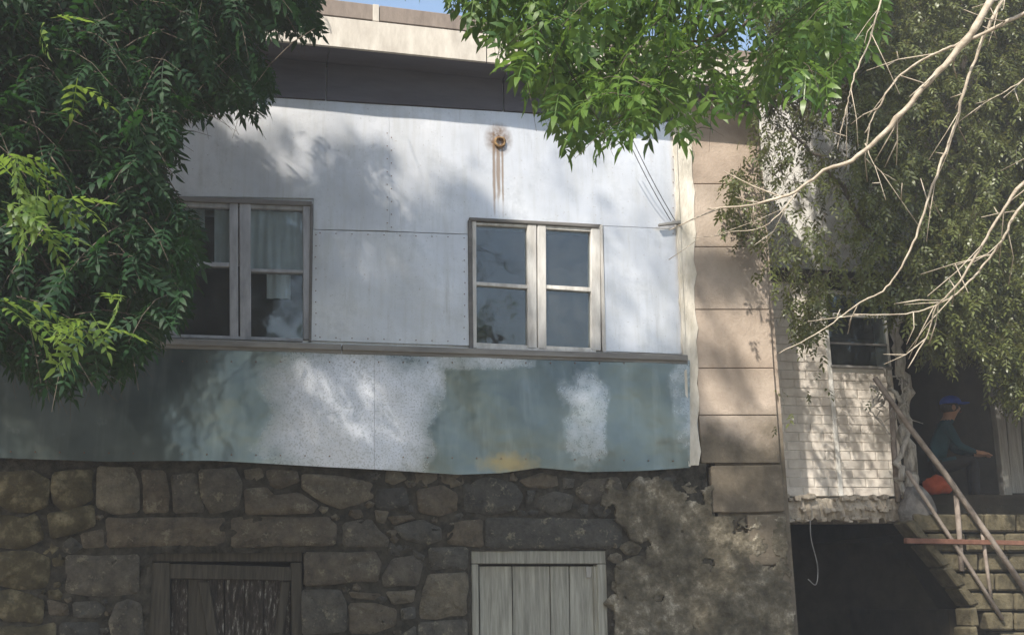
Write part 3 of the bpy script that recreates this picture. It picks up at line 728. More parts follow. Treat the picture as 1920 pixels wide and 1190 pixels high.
# ---- stairs
stairs = thing('stairs', 'steep masonry stairs running down to the right from the landing', 'stairs')
def sp(px, py, Y=.05): return at(px, py, Y)
nst = 8; dxs = 27; dys = 37
for i in range(nst):
    l = 1712+i*dxs; t = 962+i*dys
    q = [(l, t), (1960, t+2), (1960, t+dys-3), (l+dxs*.3, t+dys-3)]
    # each tread is a course of separate stones
    xs = l
    k = 0
    while xs < 1960:
        wdt = random.uniform(48, 88); e = min(xs+wdt, 1965)
        bl_ = xs+(dxs*.35 if k == 0 else 0)
        if e-bl_ > 10: bar('stone', [(xs+1, t+random.uniform(0, 2)), (e-2, t+random.uniform(0, 2)), (e-2, t+dys-3), (bl_+1, t+dys-3)], .05+random.uniform(-.045, .03), .32, STEP, stairs, .02)
        xs = e; k += 1
# dark recess top just behind the rail near the landing
wbar('slab', (sp(1700, 950)[0], .12, zf-.10), (xr_, .64, zf-.01), SLAB, stairs, .01) if False else None
# diagonal stringer under the steps
A = [(1699, 980), (1710, 974), (1826, 1130), (1834, 1260), (1822, 1260), (1815, 1143)]
for (q0, q1) in (((1699, 978), (1732, 1018)), ((1733, 1020), (1768, 1062)), ((1770, 1065), (1797, 1100)), ((1798, 1103), (1822, 1136))):
    j = random.uniform(-3, 3); bar('stringer_stone', [q0, (q0[0]+16, q0[1]-4+j), (q1[0]+15+j, q1[1]-5), q1], .0+random.uniform(-.03, .02), .3, STEP, stairs, .016)
for y in (1140, 1176): bar('stringer_stone', [(1820, y), (1834+random.uniform(-3, 4), y-3), (1838, y+33), (1824, y+34)], .0+random.uniform(-.03, .02), .3, STEP, stairs, .016)
bar('stair_core', [(1716, 985), (1985, 985), (1985, 1260), (1836, 1260), (1828, 1150)], .33, .95, CELLAR, stairs, 0)
bar('edge_beam', [(1700, 1008), (1965, 1014), (1965, 1022), (1700, 1018)], -.06, .0, RUSTY, stairs, .004)
# ---- railing
rail = thing('stair_railing', 'weathered wooden stair railing sloping down to the right before the porch', 'railing')
def stick(name, pxs, Y, w, mat=RAIL, n=6, parent=rail, Y2=None):
    pts = [at(x, y, Y if Y2 is None else Y+(Y2-Y)*i/(len(pxs)-1)) for i, (x, y) in enumerate(pxs)]
    return tube(name, pts, w, mat, parent, n, .06)
stick('handrail', [(1640, 708), (1700, 793), (1770, 885), (1852, 1003), (1925, 1108)], -.05, [.03, .032, .034, .034, .034])
stick('lower_rail', [(1700, 882), (1752, 962), (1807, 1046), (1880, 1160)], -.02, .024)
stick('post', [(1672, 752), (1676, 840), (1684, 940)], .28, .034)
stick('post', [(1792, 916), (1799, 1000), (1803, 1070)], .0, .03)
stick('post', [(1840, 985), (1850, 1060), (1858, 1120)], .0, .022)

# ================================================================= TREES
def leaflet(L, w, ang, base, droop=.2):
    """six-point lens lying in local xy, pointing at ang from +x"""
    ca, sa = math.cos(ang), math.sin(ang); pts = [(0, 0), (.3, .48), (.3, -.48), (.68, .36), (.68, -.36), (1, 0)]; V = []
    for (u, v) in pts:
        x = u*L; y = v*w; z = -droop*L*u*u+abs(v)*w*.25
        V.append((base[0]+x*ca-y*sa, base[1]+x*sa+y*ca, base[2]+z))
    T = [(0, 2, 1), (1, 2, 4), (1, 4, 3), (3, 4, 5)]
    return V, T
def compound(pairs, L, ll, lw, curve=.35, seed=0):
    r = random.Random(seed); V = []; T = []
    def pos(t): return (L*t, 0, -curve*L*t*t)
    n = pairs
    prev = None
    for i in range(7):
        p = pos(i/6); V += [(p[0], -.0022, p[2]), (p[0], .0022, p[2])]
        if i: a = 2*i; T += [(a-2, a-1, a+1), (a-2, a+1, a)]
    for i in range(n):
        t = .28+.66*i/max(n-1, 1)*.95; sc = .8+.35*math.sin(math.pi*(t))
        for s in (1, -1):
            v, tt = leaflet(ll*sc*r.uniform(.85, 1.12), lw*sc, s*r.uniform(.85, 1.1), pos(t), r.uniform(.1, .5)); k = len(V); V += v; T += [tuple(a+k for a in q) for q in tt]
    v, tt = leaflet(ll*1.1, lw, 0, pos(1), .5); k = len(V); V += v; T += [tuple(a+k for a in q) for q in tt]
    return np.array(V), np.array(T)
def frames(P, D, twist=None):
    """matrices with local x along D"""
    D = D/np.linalg.norm(D, axis=1, keepdims=True); upv = np.tile([0, 0, 1.], (len(D), 1))+rng.normal(0, .35, D.shape)
    y = np.cross(upv, D); y /= np.linalg.norm(y, axis=1, keepdims=True)+1e-9; z = np.cross(D, y)
    return np.stack([D, y, z], -1)
def bake(name, tmpl, P, Rm, sc, mat, parent, **kw):
    Vs = []; Ts = []; off = 0
    ids = rng.integers(0, len(tmpl), len(P))
    for k, (V, T) in enumerate(tmpl):
        m = ids == k
        if not m.any(): continue
        W_ = np.einsum('nij,vj->nvi', Rm[m], V)*sc[m][:, None, None]+P[m][:, None]
        n = m.sum(); Vs.append(W_.reshape(-1, 3)); Ts.append((T[None]+(np.arange(n)*len(V))[:, None, None]+off).reshape(-1, 3)); off += n*len(V)
    return obj(name, fast_mesh(name, np.vstack(Vs), np.vstack(Ts)), mat, parent, **kw)
def as_leaves(tmpl_me, P, Rm, sc, mat, parent):
    for i in range(len(P)):
        o = bpy.data.objects.new('leaf', tmpl_me[i % len(tmpl_me)]); COL.objects.link(o)
        M4 = Matrix(Rm[i].tolist()).to_4x4(); M4 = Matrix.Translation(Vector(P[i])) @ M4 @ Matrix.Scale(float(sc[i]), 4); o.parent = parent; o.matrix_local = M4
def foliage(tree, tmpl, P, D, sc, mat, nparts=300):
    Rm = frames(P, D); px, z = to_px(P); fr = in_frame(px, z, 0); dist = np.linalg.norm(P-CAM, axis=1)
    key = np.where(fr, dist/sc, 1e9); idx = np.argsort(key)[:nparts]; idx = idx[key[idx] < 1e8]
    ms = []
    for V, T in tmpl:
        me = fast_mesh('leaf', V, T); me.materials.append(mat); ms.append(me)
    as_leaves(ms, P[idx], Rm[idx], sc[idx], mat, tree)
    rest = np.ones(len(P), bool); rest[idx] = False
    bake('foliage', tmpl, P[rest], Rm[rest], sc[rest], mat, tree, kind='stuff')
def sprays(C, out_dir, nper, length, spread=.8, droop=.5):
    """leaves set alternately along a drooping twig from each centre"""
    n = len(C); d = out_dir+rng.normal(0, spread, (n, 3)); d[:, 2] *= .5; d[:, 2] -= .15; d /= np.linalg.norm(d, axis=1, keepdims=True)
    P = []; D = []; tw = []
    side = np.cross(d, [0, 0, 1.]); side /= np.linalg.norm(side, axis=1, keepdims=True)+1e-9
    for k in range(nper):
        t = (k+.3)/nper; p = C+d*length*t; p[:, 2] -= droop*length*t*t
        s = (1 if k % 2 else -1); dd = d*.5+side*s*.8+rng.normal(0, .25, (n, 3)); dd[:, 2] -= .35+.5*t
        P.append(p); D.append(dd)
    return np.vstack(P), np.vstack(D), d
def twigs(name, C, d, length, droop, mat, parent, r=.004):
    V = []; Q = []
    t = np.linspace(0, 1, 4); n = len(C)
    for k, tt in enumerate(t):
        p = C+d*length*tt; p[:, 2] -= droop*length*tt*tt
        for a in range(3):
            q = p+np.array([math.cos(a*2.09), .3, math.sin(a*2.09)])*r*(1.1-tt*.8); V.append(q)
    V = np.stack(V, 1).reshape(-1, 3)
    for k in range(3):
        for a in range(3):
            f = np.array([k*3+a, k*3+(a+1) % 3, (k+1)*3+(a+1) % 3, (k+1)*3+a]); Q.append(f[None]+(np.arange(n)*12)[:, None])
    return obj(name, fast_mesh(name, V, np.vstack(Q), True), mat, parent, kind='stuff')
def limb(name, pts, r0, r1, mat, parent, n=8, jit=.02):
    P = spline(pts, 6); m = len(P); P = [p+Vector(rng.normal(0, jit, 3)) for p in P]
    return tube(name, P, [(r0+(r1-r0)*(i/(m-1))**.8)*random.choice((1, 1, 1, .93, 1.14)) for i in range(m)], mat, parent, n, .09)

ALLOW_L = [(-400, -400), (600, -400), (600, 15), (596, 60), (520, 55), (470, 70), (520, 110), (515, 180), (470, 215), (410, 190), (345, 225), (335, 280), (300, 290), (335, 372), (375, 400), (375, 460), (350, 575), (280, 640), (235, 690), (160, 690), (125, 730), (60, 700), (0, 650), (-400, 650)]
ALLOW_C = [(820, -400), (1700, -400), (1660, 40), (1600, 120), (1560, 180), (1500, 210), (1450, 180), (1400, 190), (1350, 230), (1290, 270), (1250, 215), (1190, 260), (1140, 250), (1100, 295), (1060, 250), (1010, 215), (995, 160), (930, 90), (880, 40), (830, -10)]
ALLOW_C0 = [(820, -400), (1560, -400), (1560, 60), (1540, 140), (1500, 160), (1480, 190), (1400, 170), (1340, 190), (1290, 240), (1230, 215), (1180, 225), (1140, 235), (1080, 240), (1010, 225), (995, 180), (925, 95), (880, 55), (830, 0)]
ALLOW_R = [(1440, -400), (2400, -400), (2400, 900), (1960, 760), (1890, 735), (1860, 650), (1740, 640), (1700, 570), (1600, 545), (1565, 560), (1535, 640), (1500, 600), (1425, 450), (1370, 400), (1360, 330), (1400, 290), (1430, 200)]
# where sunlight reaches the facade (picture positions on the wall plane), with the share of leaves left standing there
LIT = [([(1300, -60), (1620, -60), (1620, 420), (1400, 420)], .03),
       ([(690, 200), (1290, 240), (1290, 420), (1140, 440), (1130, 640), (990, 640), (960, 420), (880, 330), (690, 250)], .02),
       ([(380, 120), (1560, 130), (1560, 250), (380, 215)], .03),
       ([(1285, 240), (1450, 250), (1455, 480), (1290, 470)], .0), ([(1140, 440), (1290, 420), (1290, 640), (1140, 640)], .10),
       ([(540, 690), (760, 690), (800, 850), (620, 850)], .25), ([(1330, 640), (1400, 660), (1460, 860), (1420, 860)], .3),
       ([(1400, 420), (1640, 420), (1640, 860), (1400, 860)], .03), ([(1340, 960), (1470, 960), (1470, 1040), (1340, 1040)], .3),
       ([(1700, 900), (2000, 900), (2000, 1250), (1700, 1250)], .45)]
def hole(x, y, rx, ry, pr=.0):
    rx, ry = rx*1.25+16, ry*1.25+16
    return ([(x+rx*math.cos(t), y+ry*math.sin(t)) for t in np.linspace(0, 6.28, 9)[:-1]], pr)
LIT += [hole(*a) for a in ((640, 215, 60, 22), (560, 300, 34, 20), (760, 330, 50, 26), (480, 230, 30, 20), (700, 480, 40, 30, .3), (820, 560, 30, 24, .4), (600, 770, 50, 50, .35), (730, 740, 30, 40, .35), (560, 690, 30, 14), (700, 820, 24, 20, .1), (960, 820, 30, 20, .2), (1100, 760, 26, 40),
        (60, 815, 50, 14), (215, 790, 40, 14), (310, 835, 24, 12), (240, 690, 22, 20), (1360, 590, 60, 30), (1430, 640, 30, 50), (1330, 720, 26, 30), (1400, 775, 40, 14), (1390, 1005, 46, 24), (1345, 1080, 24, 16), (1330, 960, 20, 14), (1445, 1030, 24, 16), (1320, 1150, 24, 14),
        (1250, 940, 20, 10, .3), (1440, 690, 20, 40), (1385, 880, 40, 14), (1860, 1080, 50, 20, .2), (1800, 1150, 50, 20, .2), (690, 1060, 24, 14, .3), (840, 1110, 24, 20, .3))]
def keep_sun(P, Y=0.):
    p = sun_px(P, Y); k = np.ones(len(P))
    for poly, pr in LIT: k = np.where(inside(p, poly), np.minimum(k, pr), k)
    return rng.random(len(P)) < k
def allowed(P, poly, m=25):
    p, z = to_px(P); f = in_frame(p, z, m); return (~f) | inside(p, poly)

# --- T1: big ash tree at the left, its crown arching over the yard
ash = thing('ash_tree', 'big dark-leaved ash tree whose drooping crown hides the left end of the house', 'tree', loc=(0, 0, 0))
ashT = [compound(4, .19, .066, .024, .35, s) for s in range(4)]
# visible drooping curtain of leaves
n = 5200
u = np.stack([rng.uniform(-250, 620, n), rng.uniform(-250, 730, n)], -1)
u = u[inside(u, ALLOW_L)]; thin = inside(u, [(320, -20), (640, -20), (640, 110), (320, 90)]) | inside(u, [(320, 180), (540, 120), (540, 240), (320, 240)]); u = u[~(thin & (rng.random(len(u)) < .72))]; Yd = rng.uniform(-5.2, -1.2, len(u))
C1 = np.array([at(a[0], a[1], y) for a, y in zip(u, Yd)])
# shading canopy : sampled from the shaded part of the facade back towards the sun
n = 9000
w = np.stack([rng.uniform(-3.5, 7.5, n), np.zeros(n), rng.uniform(-.5, 6.5, n)], -1)
d_ = rng.uniform(4.2, 9.5, n); C2 = w+SUN[None]*(d_/-SUN[1])[:, None]+rng.normal(0, .15, (n, 3))
C = np.vstack([C1, C2]); C = C[C[:, 2] > 2.0]
P, D, dd = sprays(C, np.tile([.35, .1, -.1], (len(C), 1)), 5, .45)
ok = keep_sun(P) & allowed(P, ALLOW_L, 60) & allowed(P+D/np.linalg.norm(D, axis=1)[:, None]*.16, ALLOW_L, 60) & (np.linalg.norm(P-CAM, axis=1) > 3.0)
P, D = P[ok], D[ok]; sc = rng.uniform(.75, 1.25, len(P))
nvis = len(P)
foliage(ash, ashT, P, D, sc, ASHL)
okc = allowed(C+dd*.4, ALLOW_L, 60) & allowed(C, ALLOW_L, 60) & keep_sun(C)
twigs('twigs', C[okc], dd[okc], .45, .5, BARK, ash)
lf = []; ld = []
for (x, y, k) in ((25, 285, 6), (60, 350, 7), (10, 395, 5), (20, 330, 5), (60, 440, 4), (100, 600, 3), (200, 560, 2), (120, 385, 2), (15, 560, 3), (30, 590, 3), (160, 590, 3), (175, 620, 2), (90, 30, 2), (150, 160, 2)):
    for _ in range(k): lf.append(at(x+rng.normal(0, 14), y+rng.normal(0, 10), -6.5+rng.normal(0, .1))); ld.append((rng.uniform(-.2, 1), rng.normal(0, .3), rng.uniform(-.8, .1)))
lf = np.array(lf); ld = np.array(ld); Rm = frames(lf, ld); ms = []
for V_, T_ in ashT:
    me = fast_mesh('leaf', V_, T_); me.materials.append(SUNLITL); ms.append(me)
as_leaves(ms, lf, Rm, np.full(len(lf), .8), SUNLITL, ash)
base = Vector((-4.2, -6.0, 0)); fork = Vector((-4.0, -5.6, 3.6))
limb('trunk', [base, (-4.3, -5.9, 1.2), (-4.1, -5.7, 2.4), fork], .30, .22, BARK, ash, 12)
for tgt, rr in (((-1.9, -3.2, 5.2), .10), ((-2.4, -4.8, 7.5), .13), ((-5.5, -7.5, 8.), .12), ((-1.0, -6.6, 9.5), .12), ((.5, -5.8, 9.), .10), ((-6.5, -4, 7.), .1), ((-2.6, -2.6, 4.2), .07)):
    t = Vector(tgt); m_ = fork.lerp(t, .5)+Vector((0, 0, .5))
    limb('branch', [fork-Vector((0, 0, .1)), m_, t], rr, .03, BARK, ash)

# --- T2: bright green branches hanging over the roof edge
wal = thing('walnut_tree', 'bright green long-leaved tree whose sunlit boughs hang over the middle of the roof', 'tree')
walT = [compound(3, .16, .075, .028, .4, s+10) for s in range(4)]
n = 730
u = np.stack([rng.uniform(800, 1700, n), rng.uniform(-220, 290, n)], -1); k = inside(u, ALLOW_C)
sparse = (inside(u, [(1340, 60), (1380, -30), (1460, -30), (1450, 250), (1280, 260)]) & (rng.random(n) < .88)) | ((u[:, 1] > 150) & (u[:, 0] > 1300) & (rng.random(n) < .35)) | (inside(u, [(800, -60), (960, -60), (900, 60), (820, 20)]) & (rng.random(n) < .5))
u = u[k & ~sparse]; Yd = rng.uniform(-7.0, -5.0, len(u))
C = np.array([at(a[0], a[1], y) for a, y in zip(u, Yd)])
C[:, 2] += .05
P, D, dd = sprays(C, np.tile([-.3, .05, -.2], (len(C), 1)), 5, .30, .6, .5)
ok = allowed(P, ALLOW_C, 30) & allowed(P+D/np.linalg.norm(D, axis=1)[:, None]*.15, ALLOW_C, 30); P, D = P[ok], D[ok]
foliage(wal, walT, P, D, rng.uniform(.65, 1.15, len(P)), BRIGHTL)
okc = allowed(C+dd*.3, ALLOW_C, 60); twigs('twigs', C[okc], dd[okc], .3, .5, BARK, wal, .003)
wt = Vector((6.3, -7.6, 0))
limb('trunk', [wt, (6.2, -7.5, 2), (6.0, -7.3, 4)], .2, .13, BARK, wal, 10)
limb('branch', [(6.0, -7.3, 3.95), at(1900, -420, -6.6), at(1620, -220, -6.3), at(1300, -110, -6.1), at(1000, -80, -6.0)], .10, .02, BARK, wal)
limb('branch', [at(1620, -220, -6.3), at(1470, -10, -6.3), at(1360, 60, -6.2), at(1250, 90, -6.1)], .018, .005, BARK, wal)
limb('branch', [at(1300, -110, -6.1), at(1200, -10, -6.1), at(1120, 90, -6.0)], .015, .004, BARK, wal)

# --- T3: small-leaved tree in front of the annex
elm = thing('elm_tree', 'small-leaved tree with pale gnarled trunk standing against the white annex', 'tree')
def small(seed):
    V = []; T = []; r = random.Random(seed)
    for i in range(5):
        v, t = leaflet(.066*r.uniform(.8, 1.15), .027, (1 if i % 2 else -1)*r.uniform(.6, 1.1)*(i < 4), (.022*i, 0, -.003*i*i), .3); k = len(V); V += v; T += [tuple(a+k for a in q) for q in t]
    V += [(0, -.0015, 0), (0, .0015, 0), (.1, 0, -.04)]; k = len(V); T.append((k-3, k-2, k-1))
    return np.array(V), np.array(T)
elmT = [small(s) for s in range(5)]
n = 9600
u = np.stack([rng.uniform(1350, 2150, n), rng.uniform(-200, 800, n)], -1); k = inside(u, ALLOW_R)
bright = inside(u, [(1440, 340), (1725, 360), (1725, 545), (1500, 600)]) & (rng.random(n) < .5)
b2 = inside(u, [(1700, 180), (1800, 180), (1800, 290), (1700, 290)]) & (rng.random(n) < .6)
u = u[k & ~bright & ~b2]; Yd = np.where(u[:, 0] > 1640, rng.uniform(-1.2, .75, len(u)), rng.uniform(-1.1, -.1, len(u)))
C = np.array([at(a[0], a[1], y) for a, y in zip(u, Yd)])
for (cx, cy, m_) in ((1525, 690, 14), (1880, 690, 14), (1450, 745, 3), (1560, 715, 6), (1640, 720, 3)):
    C = np.vstack([C, [at(cx+rng.normal(0, 14), cy+rng.normal(0, 18), rng.uniform(-.4, .4)) for _ in range(m_)]])
P, D, dd = sprays(C, np.tile([-.15, -.1, -.4], (len(C), 1)), 6, .24, .6, .6)
P += rng.normal(0, .02, P.shape)
pk = to_px(P)[0]; lim = np.interp(pk[:, 0], [1400, 1500, 1560, 1650, 1720, 1860, 1920], [470, 640, 590, 600, 660, 740, 800])
ok = ((pk[:, 1] < lim+12) | (rng.random(len(P)) < .25)) & (pk[:, 0] > 1350)
sp9 = sun_px(P, .9); ok &= ~(inside(sp9, [(1480, 560), (1700, 560), (1700, 940), (1480, 940)]) & (rng.random(len(P)) < .88))
P, D = P[ok], D[ok]
foliage(elm, elmT, P, D, rng.uniform(.7, 1.2, len(P)), ELML)
okc = (to_px(C+dd*.25)[0][:, 1] < np.interp(to_px(C)[0][:, 0], [1400, 1500, 1560, 1650, 1720, 1860, 1920], [470, 640, 590, 600, 660, 740, 800])) & (to_px(C+dd*.25)[0][:, 0] > 1380); twigs('twigs', C[okc], dd[okc], .24, .6, BARK, elm, .0025)
tb = at(1708, 935, .3)
limb('trunk', [(tb[0], .3, tb[2]-.02), at(1704, 860, .3), at(1690, 790, .28), at(1698, 720, .25), at(1680, 640, .2), at(1688, 560, .1)], .085, .05, LIME, elm, 9)
limb('branch', [(tb[0]-.06, .26, tb[2]-.02), at(1683, 880, .22), at(1707, 800, .2), at(1672, 730, .2), at(1655, 690, .18)], .04, .02, LIME, elm)
limb('branch', [at(1688, 562, .1), at(1640, 450, -.2), at(1560, 330, -.5), at(1480, 240, -.8)], .045, .012, BARK, elm)
limb('branch', [at(1688, 562, .1), at(1720, 400, -.1), at(1700, 200, -.2), at(1650, 0, -.3)], .05, .015, BARK, elm)
limb('branch', [at(1689, 560, .1), at(1780, 420, .2), at(1860, 300, .3), at(1950, 150, .3)], .045, .015, BARK, elm)
for _ in range(9):
    x, y = random.uniform(1640, 1705), random.uniform(690, 760)
    limb('twig', [at(x, y, .15), at(x+random.uniform(-30, 30), y+20, .1), at(x+random.uniform(-40, 40), y+random.uniform(30, 90), .15)], .012, .005, LIME, elm, 5)

# --- T4: bare pale boughs nearest the camera at the right
dry = thing('bare_tree', 'leafless tree whose pale sunlit boughs cross the upper right in front of the foliage', 'tree')
limb('trunk', [(5.6, -8.3, 0), (5.5, -8.2, 1.5), (5.3, -8.0, 3.2), (4.9, -7.8, 4.6)], .14, .07, TWIG, dry, 10)
def bough(px, ys, r0, r1, tw=5, L=60):
    pts = [at(x, y, Yy) for (x, y), Yy in zip(px, np.linspace(ys[0], ys[1], len(px)))]
    limb('branch', pts, r0*.6, r1*.66, TWIG, dry, 7, .0018)
    P = spline(pts, 6)
    for _ in range(tw):
        i = random.randrange(2, len(P)-1); p = P[i]; d = (P[i]-P[i-1]).normalized(); s = Vector((random.uniform(-1, 1), random.uniform(-.5, .5), random.uniform(-1, .8)))
        v = (d*.9+s*.8).normalized()*random.uniform(.10, .32)
        mid = p+v*.5+Vector(rng.normal(0, .008, 3)); tube('twig', [p, mid, p+v], [r1*.8, r1*.6, .0018], TWIG, dry, 5)
        if random.random() < .6:
            q = mid+Vector(rng.normal(0, .06, 3)); tube('twig', [mid, q], [.003, .0015], TWIG, dry, 4)
bough([(2050, -330), (1860, 0), (1800, 90), (1740, 155), (1670, 235), (1600, 300), (1545, 320), (1480, 365), (1400, 385), (1325, 392)], (-7.6, -6.8), .030, .005, 9)
bough([(2080, -60), (1920, 25), (1850, 60), (1790, 85), (1745, 105), (1690, 140), (1650, 195), (1622, 250)], (-7.5, -7.0), .017, .004, 7)
bough([(1960, -120), (1872, 15), (1840, 80), (1805, 180), (1790, 240), (1755, 330), (1722, 430), (1690, 500), (1655, 545), (1600, 575), (1540, 620), (1460, 662)], (-7.4, -6.7), .015, .003, 9)
bough([(1700, -160), (1652, 0), (1630, 75), (1600, 150), (1590, 190), (1578, 240), (1570, 280)], (-7.2, -7.0), .008, .0025, 5)
bough([(2050, 210), (1920, 340), (1870, 410), (1830, 480), (1790, 540), (1755, 575), (1740, 625), (1702, 690)], (-7.6, -7.1), .013, .003, 8)
bough([(2050, 260), (1920, 380), (1880, 450), (1850, 490), (1800, 545), (1760, 570), (1700, 588), (1600, 590)], (-7.5, -7.0), .011, .003, 9)
bough([(2060, 30), (1920, 148), (1870, 180), (1830, 195)], (-7.3, -7.1), .007, .002, 3)
bough([(1622, 268), (1640, 310), (1680, 340)], (-7.0, -7.0), .005, .002, 2)
bough([(1500, 355), (1440, 420), (1380, 435), (1300, 447)], (-6.85, -6.7), .005, .002, 3)

# ================================================================= PERSON on the landing
def person():
    Yp = 1.15; seat = at(1752, 896, Yp); s = 1.08
    ox, oz = seat[0], seat[2]+.06
    # x right, y into depth; facing towards lower right of picture (+x, slightly to the camera)
    fx = Vector((.88, -.47, 0)); sx = Vector((.47, .88, 0)); zz = Vector((0, 0, 1))
    def W(a, b, c): return Vector((ox, Yp, oz))+fx*a*s+sx*b*s+zz*c*s
    J = {'pel': (W(0, 0, .08), .15), 'wai': (W(.05, 0, .25), .13), 'che': (W(.15, 0, .44), .155), 'nb': (W(.195, 0, .56), .085), 'nk': (W(.225, 0, .615), .068), 'hd': (W(.26, 0, .715), .108), 'ht': (W(.268, 0, .79), .095)}
    E = [('pel', 'wai'), ('wai', 'che'), ('che', 'nb'), ('nb', 'nk'), ('nk', 'hd'), ('hd', 'ht')]
    for sd, sg in (('l', -1), ('r', 1)):
        J.update({'sh'+sd: (W(.17, .17*sg, .52), .07), 'el'+sd: (W(.27, .24*sg, .27), .045), 'wr'+sd: (W(.47, .10*sg, .20), .028), 'pm'+sd: (W(.54, .08*sg, .185), .032),
                  'hp'+sd: (W(.03, .10*sg, .06), .105), 'kn'+sd: (W(.42, .13*sg, .13), .07), 'an'+sd: (W(.40, .13*sg, -.30), .045), 'hl'+sd: (W(.39, .13*sg, -.36), .045), 'to'+sd: (W(.56, .14*sg, -.375), .04)})
        E += [('che', 'sh'+sd), ('sh'+sd, 'el'+sd), ('el'+sd, 'wr'+sd), ('wr'+sd, 'pm'+sd), ('pel', 'hp'+sd), ('hp'+sd, 'kn'+sd), ('kn'+sd, 'an'+sd), ('an'+sd, 'hl'+sd), ('hl'+sd, 'to'+sd)]
        for f in range(5):
            b = J['pm'+sd][0]; off = (f-1.5)*.018
            if f == 4:
                J[f'f{f}a'+sd] = (b+fx*.0+sx*(-sg*.045)+zz*.0, .010); J[f'f{f}b'+sd] = (b+fx*.035+sx*(-sg*.06)-zz*.015, .009)
            else:
                ln = (.075, .085, .08, .062)[f]; J[f'f{f}a'+sd] = (b+fx*.045+sx*off*sg, .010); J[f'f{f}b'+sd] = (b+fx*(.03+ln*.8)+sx*off*1.1*sg-zz*.03, .0085)
            E += [('pm'+sd, f'f{f}a'+sd), (f'f{f}a'+sd, f'f{f}b'+sd)]
    keys = list(J); me = bpy.data.meshes.new('person'); me.from_pydata([tuple(J[k][0]) for k in keys], [(keys.index(a), keys.index(b)) for a, b in E], [])
    o = bpy.data.objects.new('person', me); COL.objects.link(o)
    md = o.modifiers.new('k', 'SKIN'); md.use_smooth_shade = True
    for i, k in enumerate(keys):
        sv = me.skin_vertices[0].data[i]; r = J[k][1]; sv.radius = (r, r); sv.use_root = (k == 'pel')
    ss = o.modifiers.new('s', 'SUBSURF'); ss.levels = 2; ss.render_levels = 2
    dg = bpy.context.evaluated_depsgraph_get(); nm = bpy.data.meshes.new_from_object(o.evaluated_get(dg)); bpy.data.objects.remove(o)
    skin = simple('skin', (.30, .17, .11, 1), (.38, .22, .15, 1), 12, .6, .001); jac = simple('teal_blue_jacket', (.018, .055, .075, 1), (.03, .085, .11, 1), 9, .9, .03)
    tro = simple('dark_trousers', (.02, .02, .024, 1), (.035, .035, .04, 1), 9, .9, .004); cap = simple('blue_cap_cloth', (.02, .06, .34, 1), (.03, .08, .5, 1), 12, .85, .003); sho = simple('dark_shoe', (.015, .013, .012, 1), (.03, .026, .022, 1), 9, .6, .002)
    nm.materials.clear()
    for q in (skin, jac, tro, sho): nm.materials.append(q)
    A = Vector((ox, Yp, oz))
    for p in nm.polygons:
        v = p.center-A; a, b, c = v.dot(fx)/s, v.dot(sx)/s, v.z/s
        if c > .585: m_ = 0
        elif a > .455 and c > .14 and abs(b) < .2 and c < .27 and c > .155: m_ = 0
        elif c < -.30: m_ = 3
        elif c < .12 or (a > .24 and c < .195): m_ = 2
        else: m_ = 1
        p.material_index = m_
    # nose and brow drawn out of the same surface
    hc = W(.268, 0, .728)
    for v in nm.vertices:
        r = v.co-hc; a, b, c = r.dot(fx), r.dot(sx), r.z
        if a > .03 and abs(b) < .03 and -.05 < c < .03: v.co += fx*.022*(1-abs(b)/.03)*(1-abs(c+.015)/.05)
    body = obj('person', nm, None, None, label='person in blue cap and teal jacket sitting in the dark porch behind the railing', category='person')
    # eyes, ears, mouth, hair, cap as children
    def ell(name, c, r, mat, zmin=-9, seg=16):
        bm = bmesh.new(); bmesh.ops.create_uvsphere(bm, u_segments=seg, v_segments=10, radius=1)
        for v in bm.verts:
            q = v.co.copy(); q.z = max(q.z, zmin); v.co = c+fx*q.x*r[0]+sx*q.y*r[1]+zz*q.z*r[2]
        m2 = bpy.data.meshes.new(name); bm.to_mesh(m2); bm.free(); m2.shade_smooth(); return obj(name, m2, mat, body)
    eye = simple('eye', (.02, .02, .02, 1), (.05, .04, .03, 1), 9, .3, .001)
    hair = simple('grey_dark_hair', (.03, .028, .025, 1), (.08, .075, .07, 1), 40, .8, .004)
    for sg in (-1, 1):
        ell('eye', hc+fx*.098+sx*.035*sg+zz*.005, (.014, .015, .010), eye); ell('ear', hc+sx*.108*sg-zz*.01+fx*.01, (.024, .016, .036), skin)
    ell('mouth', hc+fx*.098-zz*.055, (.012, .024, .006), simple('lips', (.25, .10, .08, 1), (.3, .13, .1, 1), 9, .6, .001))
    ell('hair', hc-fx*.028+zz*.01, (.112, .117, .105), hair, -.75)
    ell('cap', hc-fx*.008+zz*.055, (.132, .128, .10), cap, -.1); ell('cap_peak', hc+fx*.14+zz*.052, (.075, .08, .010), cap)
    return seat
seat = person()
st = thing('stool', 'low dark wooden stool under the seated person in the porch', 'stool')
wbar('seat', (seat[0]-.2, 1.08, seat[2]-.075), (seat[0]+.2, 1.42, seat[2]-.035), DARKI, st)
for a in (-.17, .14):
    for b in (1.10, 1.37): wbar('leg', (seat[0]+a, b, zf), (seat[0]+a+.035, b+.035, seat[2]-.076), DARKI, st)
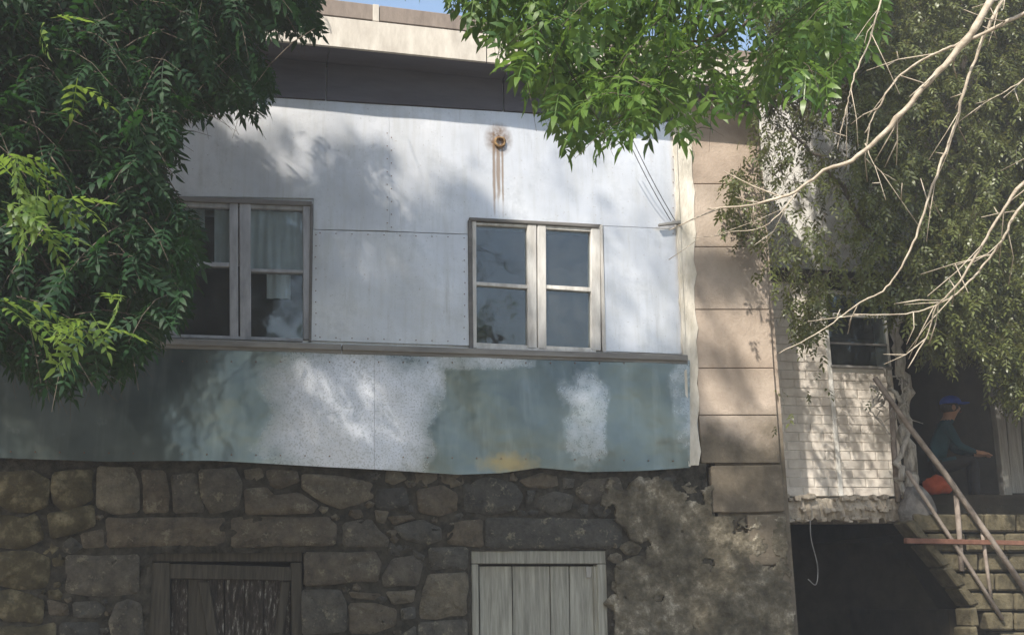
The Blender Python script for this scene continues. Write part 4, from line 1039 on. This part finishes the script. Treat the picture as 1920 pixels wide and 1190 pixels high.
# orange-red cloth bundle and grey sack by the railing
def bundle(name, label, cat, c, r, mat, seed):
    bm = bmesh.new(); bmesh.ops.create_icosphere(bm, subdivisions=3, radius=1)
    import mathutils
    for v in bm.verts:
        k = 1+.28*mathutils.noise.noise(v.co*1.6+Vector((seed, 0, 0)))+.12*mathutils.noise.noise(v.co*4+Vector((0, seed, 0)))
        v.co = Vector((c[0]+v.co.x*r[0]*k, c[1]+v.co.y*r[1]*k, c[2]+max(v.co.z, -.75)*r[2]*k))
    me = bpy.data.meshes.new(name); bm.to_mesh(me); bm.free(); me.shade_smooth()
    obj(name, me, mat, None, label=label, category=cat)
ORG = simple('orange_red_cloth', (.20, .035, .015, 1), (.34, .07, .03, 1), 8, .9, .01)
GRY = simple('grey_sackcloth', (.10, .095, .09, 1), (.24, .23, .22, 1), 10, .95, .06)
c = at(1757, 905, .55); bundle('cloth_bundle', 'orange-red cloth bundle lying at the porch edge behind the handrail', 'bundle', (c[0], .55, zf+.09), (.17, .12, .12), ORG, 1.)
c = at(1706, 905, .52); bundle('red_rag', 'small red rag at the foot of the pale tree trunk', 'rag', (c[0], .50, zf+.07), (.08, .07, .09), ORG, 5.)
c = at(1722, 955, .15); bundle('grey_sack', 'lumpy grey sack hanging over the top of the stairs', 'sack', (c[0], .17, c[2]), (.20, .12, .26), GRY, 8.)
print('tris', sum(len(o.data.polygons) for o in bpy.data.objects if o.type == 'MESH' and not o.name.startswith('leaf')), 'objs', len(bpy.data.objects), 'ash', nvis, 'circ', len(circ))

# thin haze volume added to stand in for veiling glare
zt_h = max((o.matrix_world @ Vector(c)).z for o in bpy.data.objects if o.type == 'MESH' for c in o.bound_box)+.5
me = mesh('glare_veil', *box_vf((-62, -62, -1), (62, 62, max(zt_h, 16))))
hm = bpy.data.materials.new('glare_veil_haze'); hm.use_nodes = True; ht = hm.node_tree; ht.nodes.clear()
ho = ht.nodes.new('ShaderNodeOutputMaterial'); hv = ht.nodes.new('ShaderNodeVolumePrincipled')
hv.inputs['Density'].default_value = .0048; hv.inputs['Color'].default_value = (.93, .94, .97, 1); hv.inputs['Anisotropy'].default_value = .2
ht.links.new(hv.outputs[0], ho.inputs['Volume'])
obj('glare_veil', me, hm, None, kind='stuff')
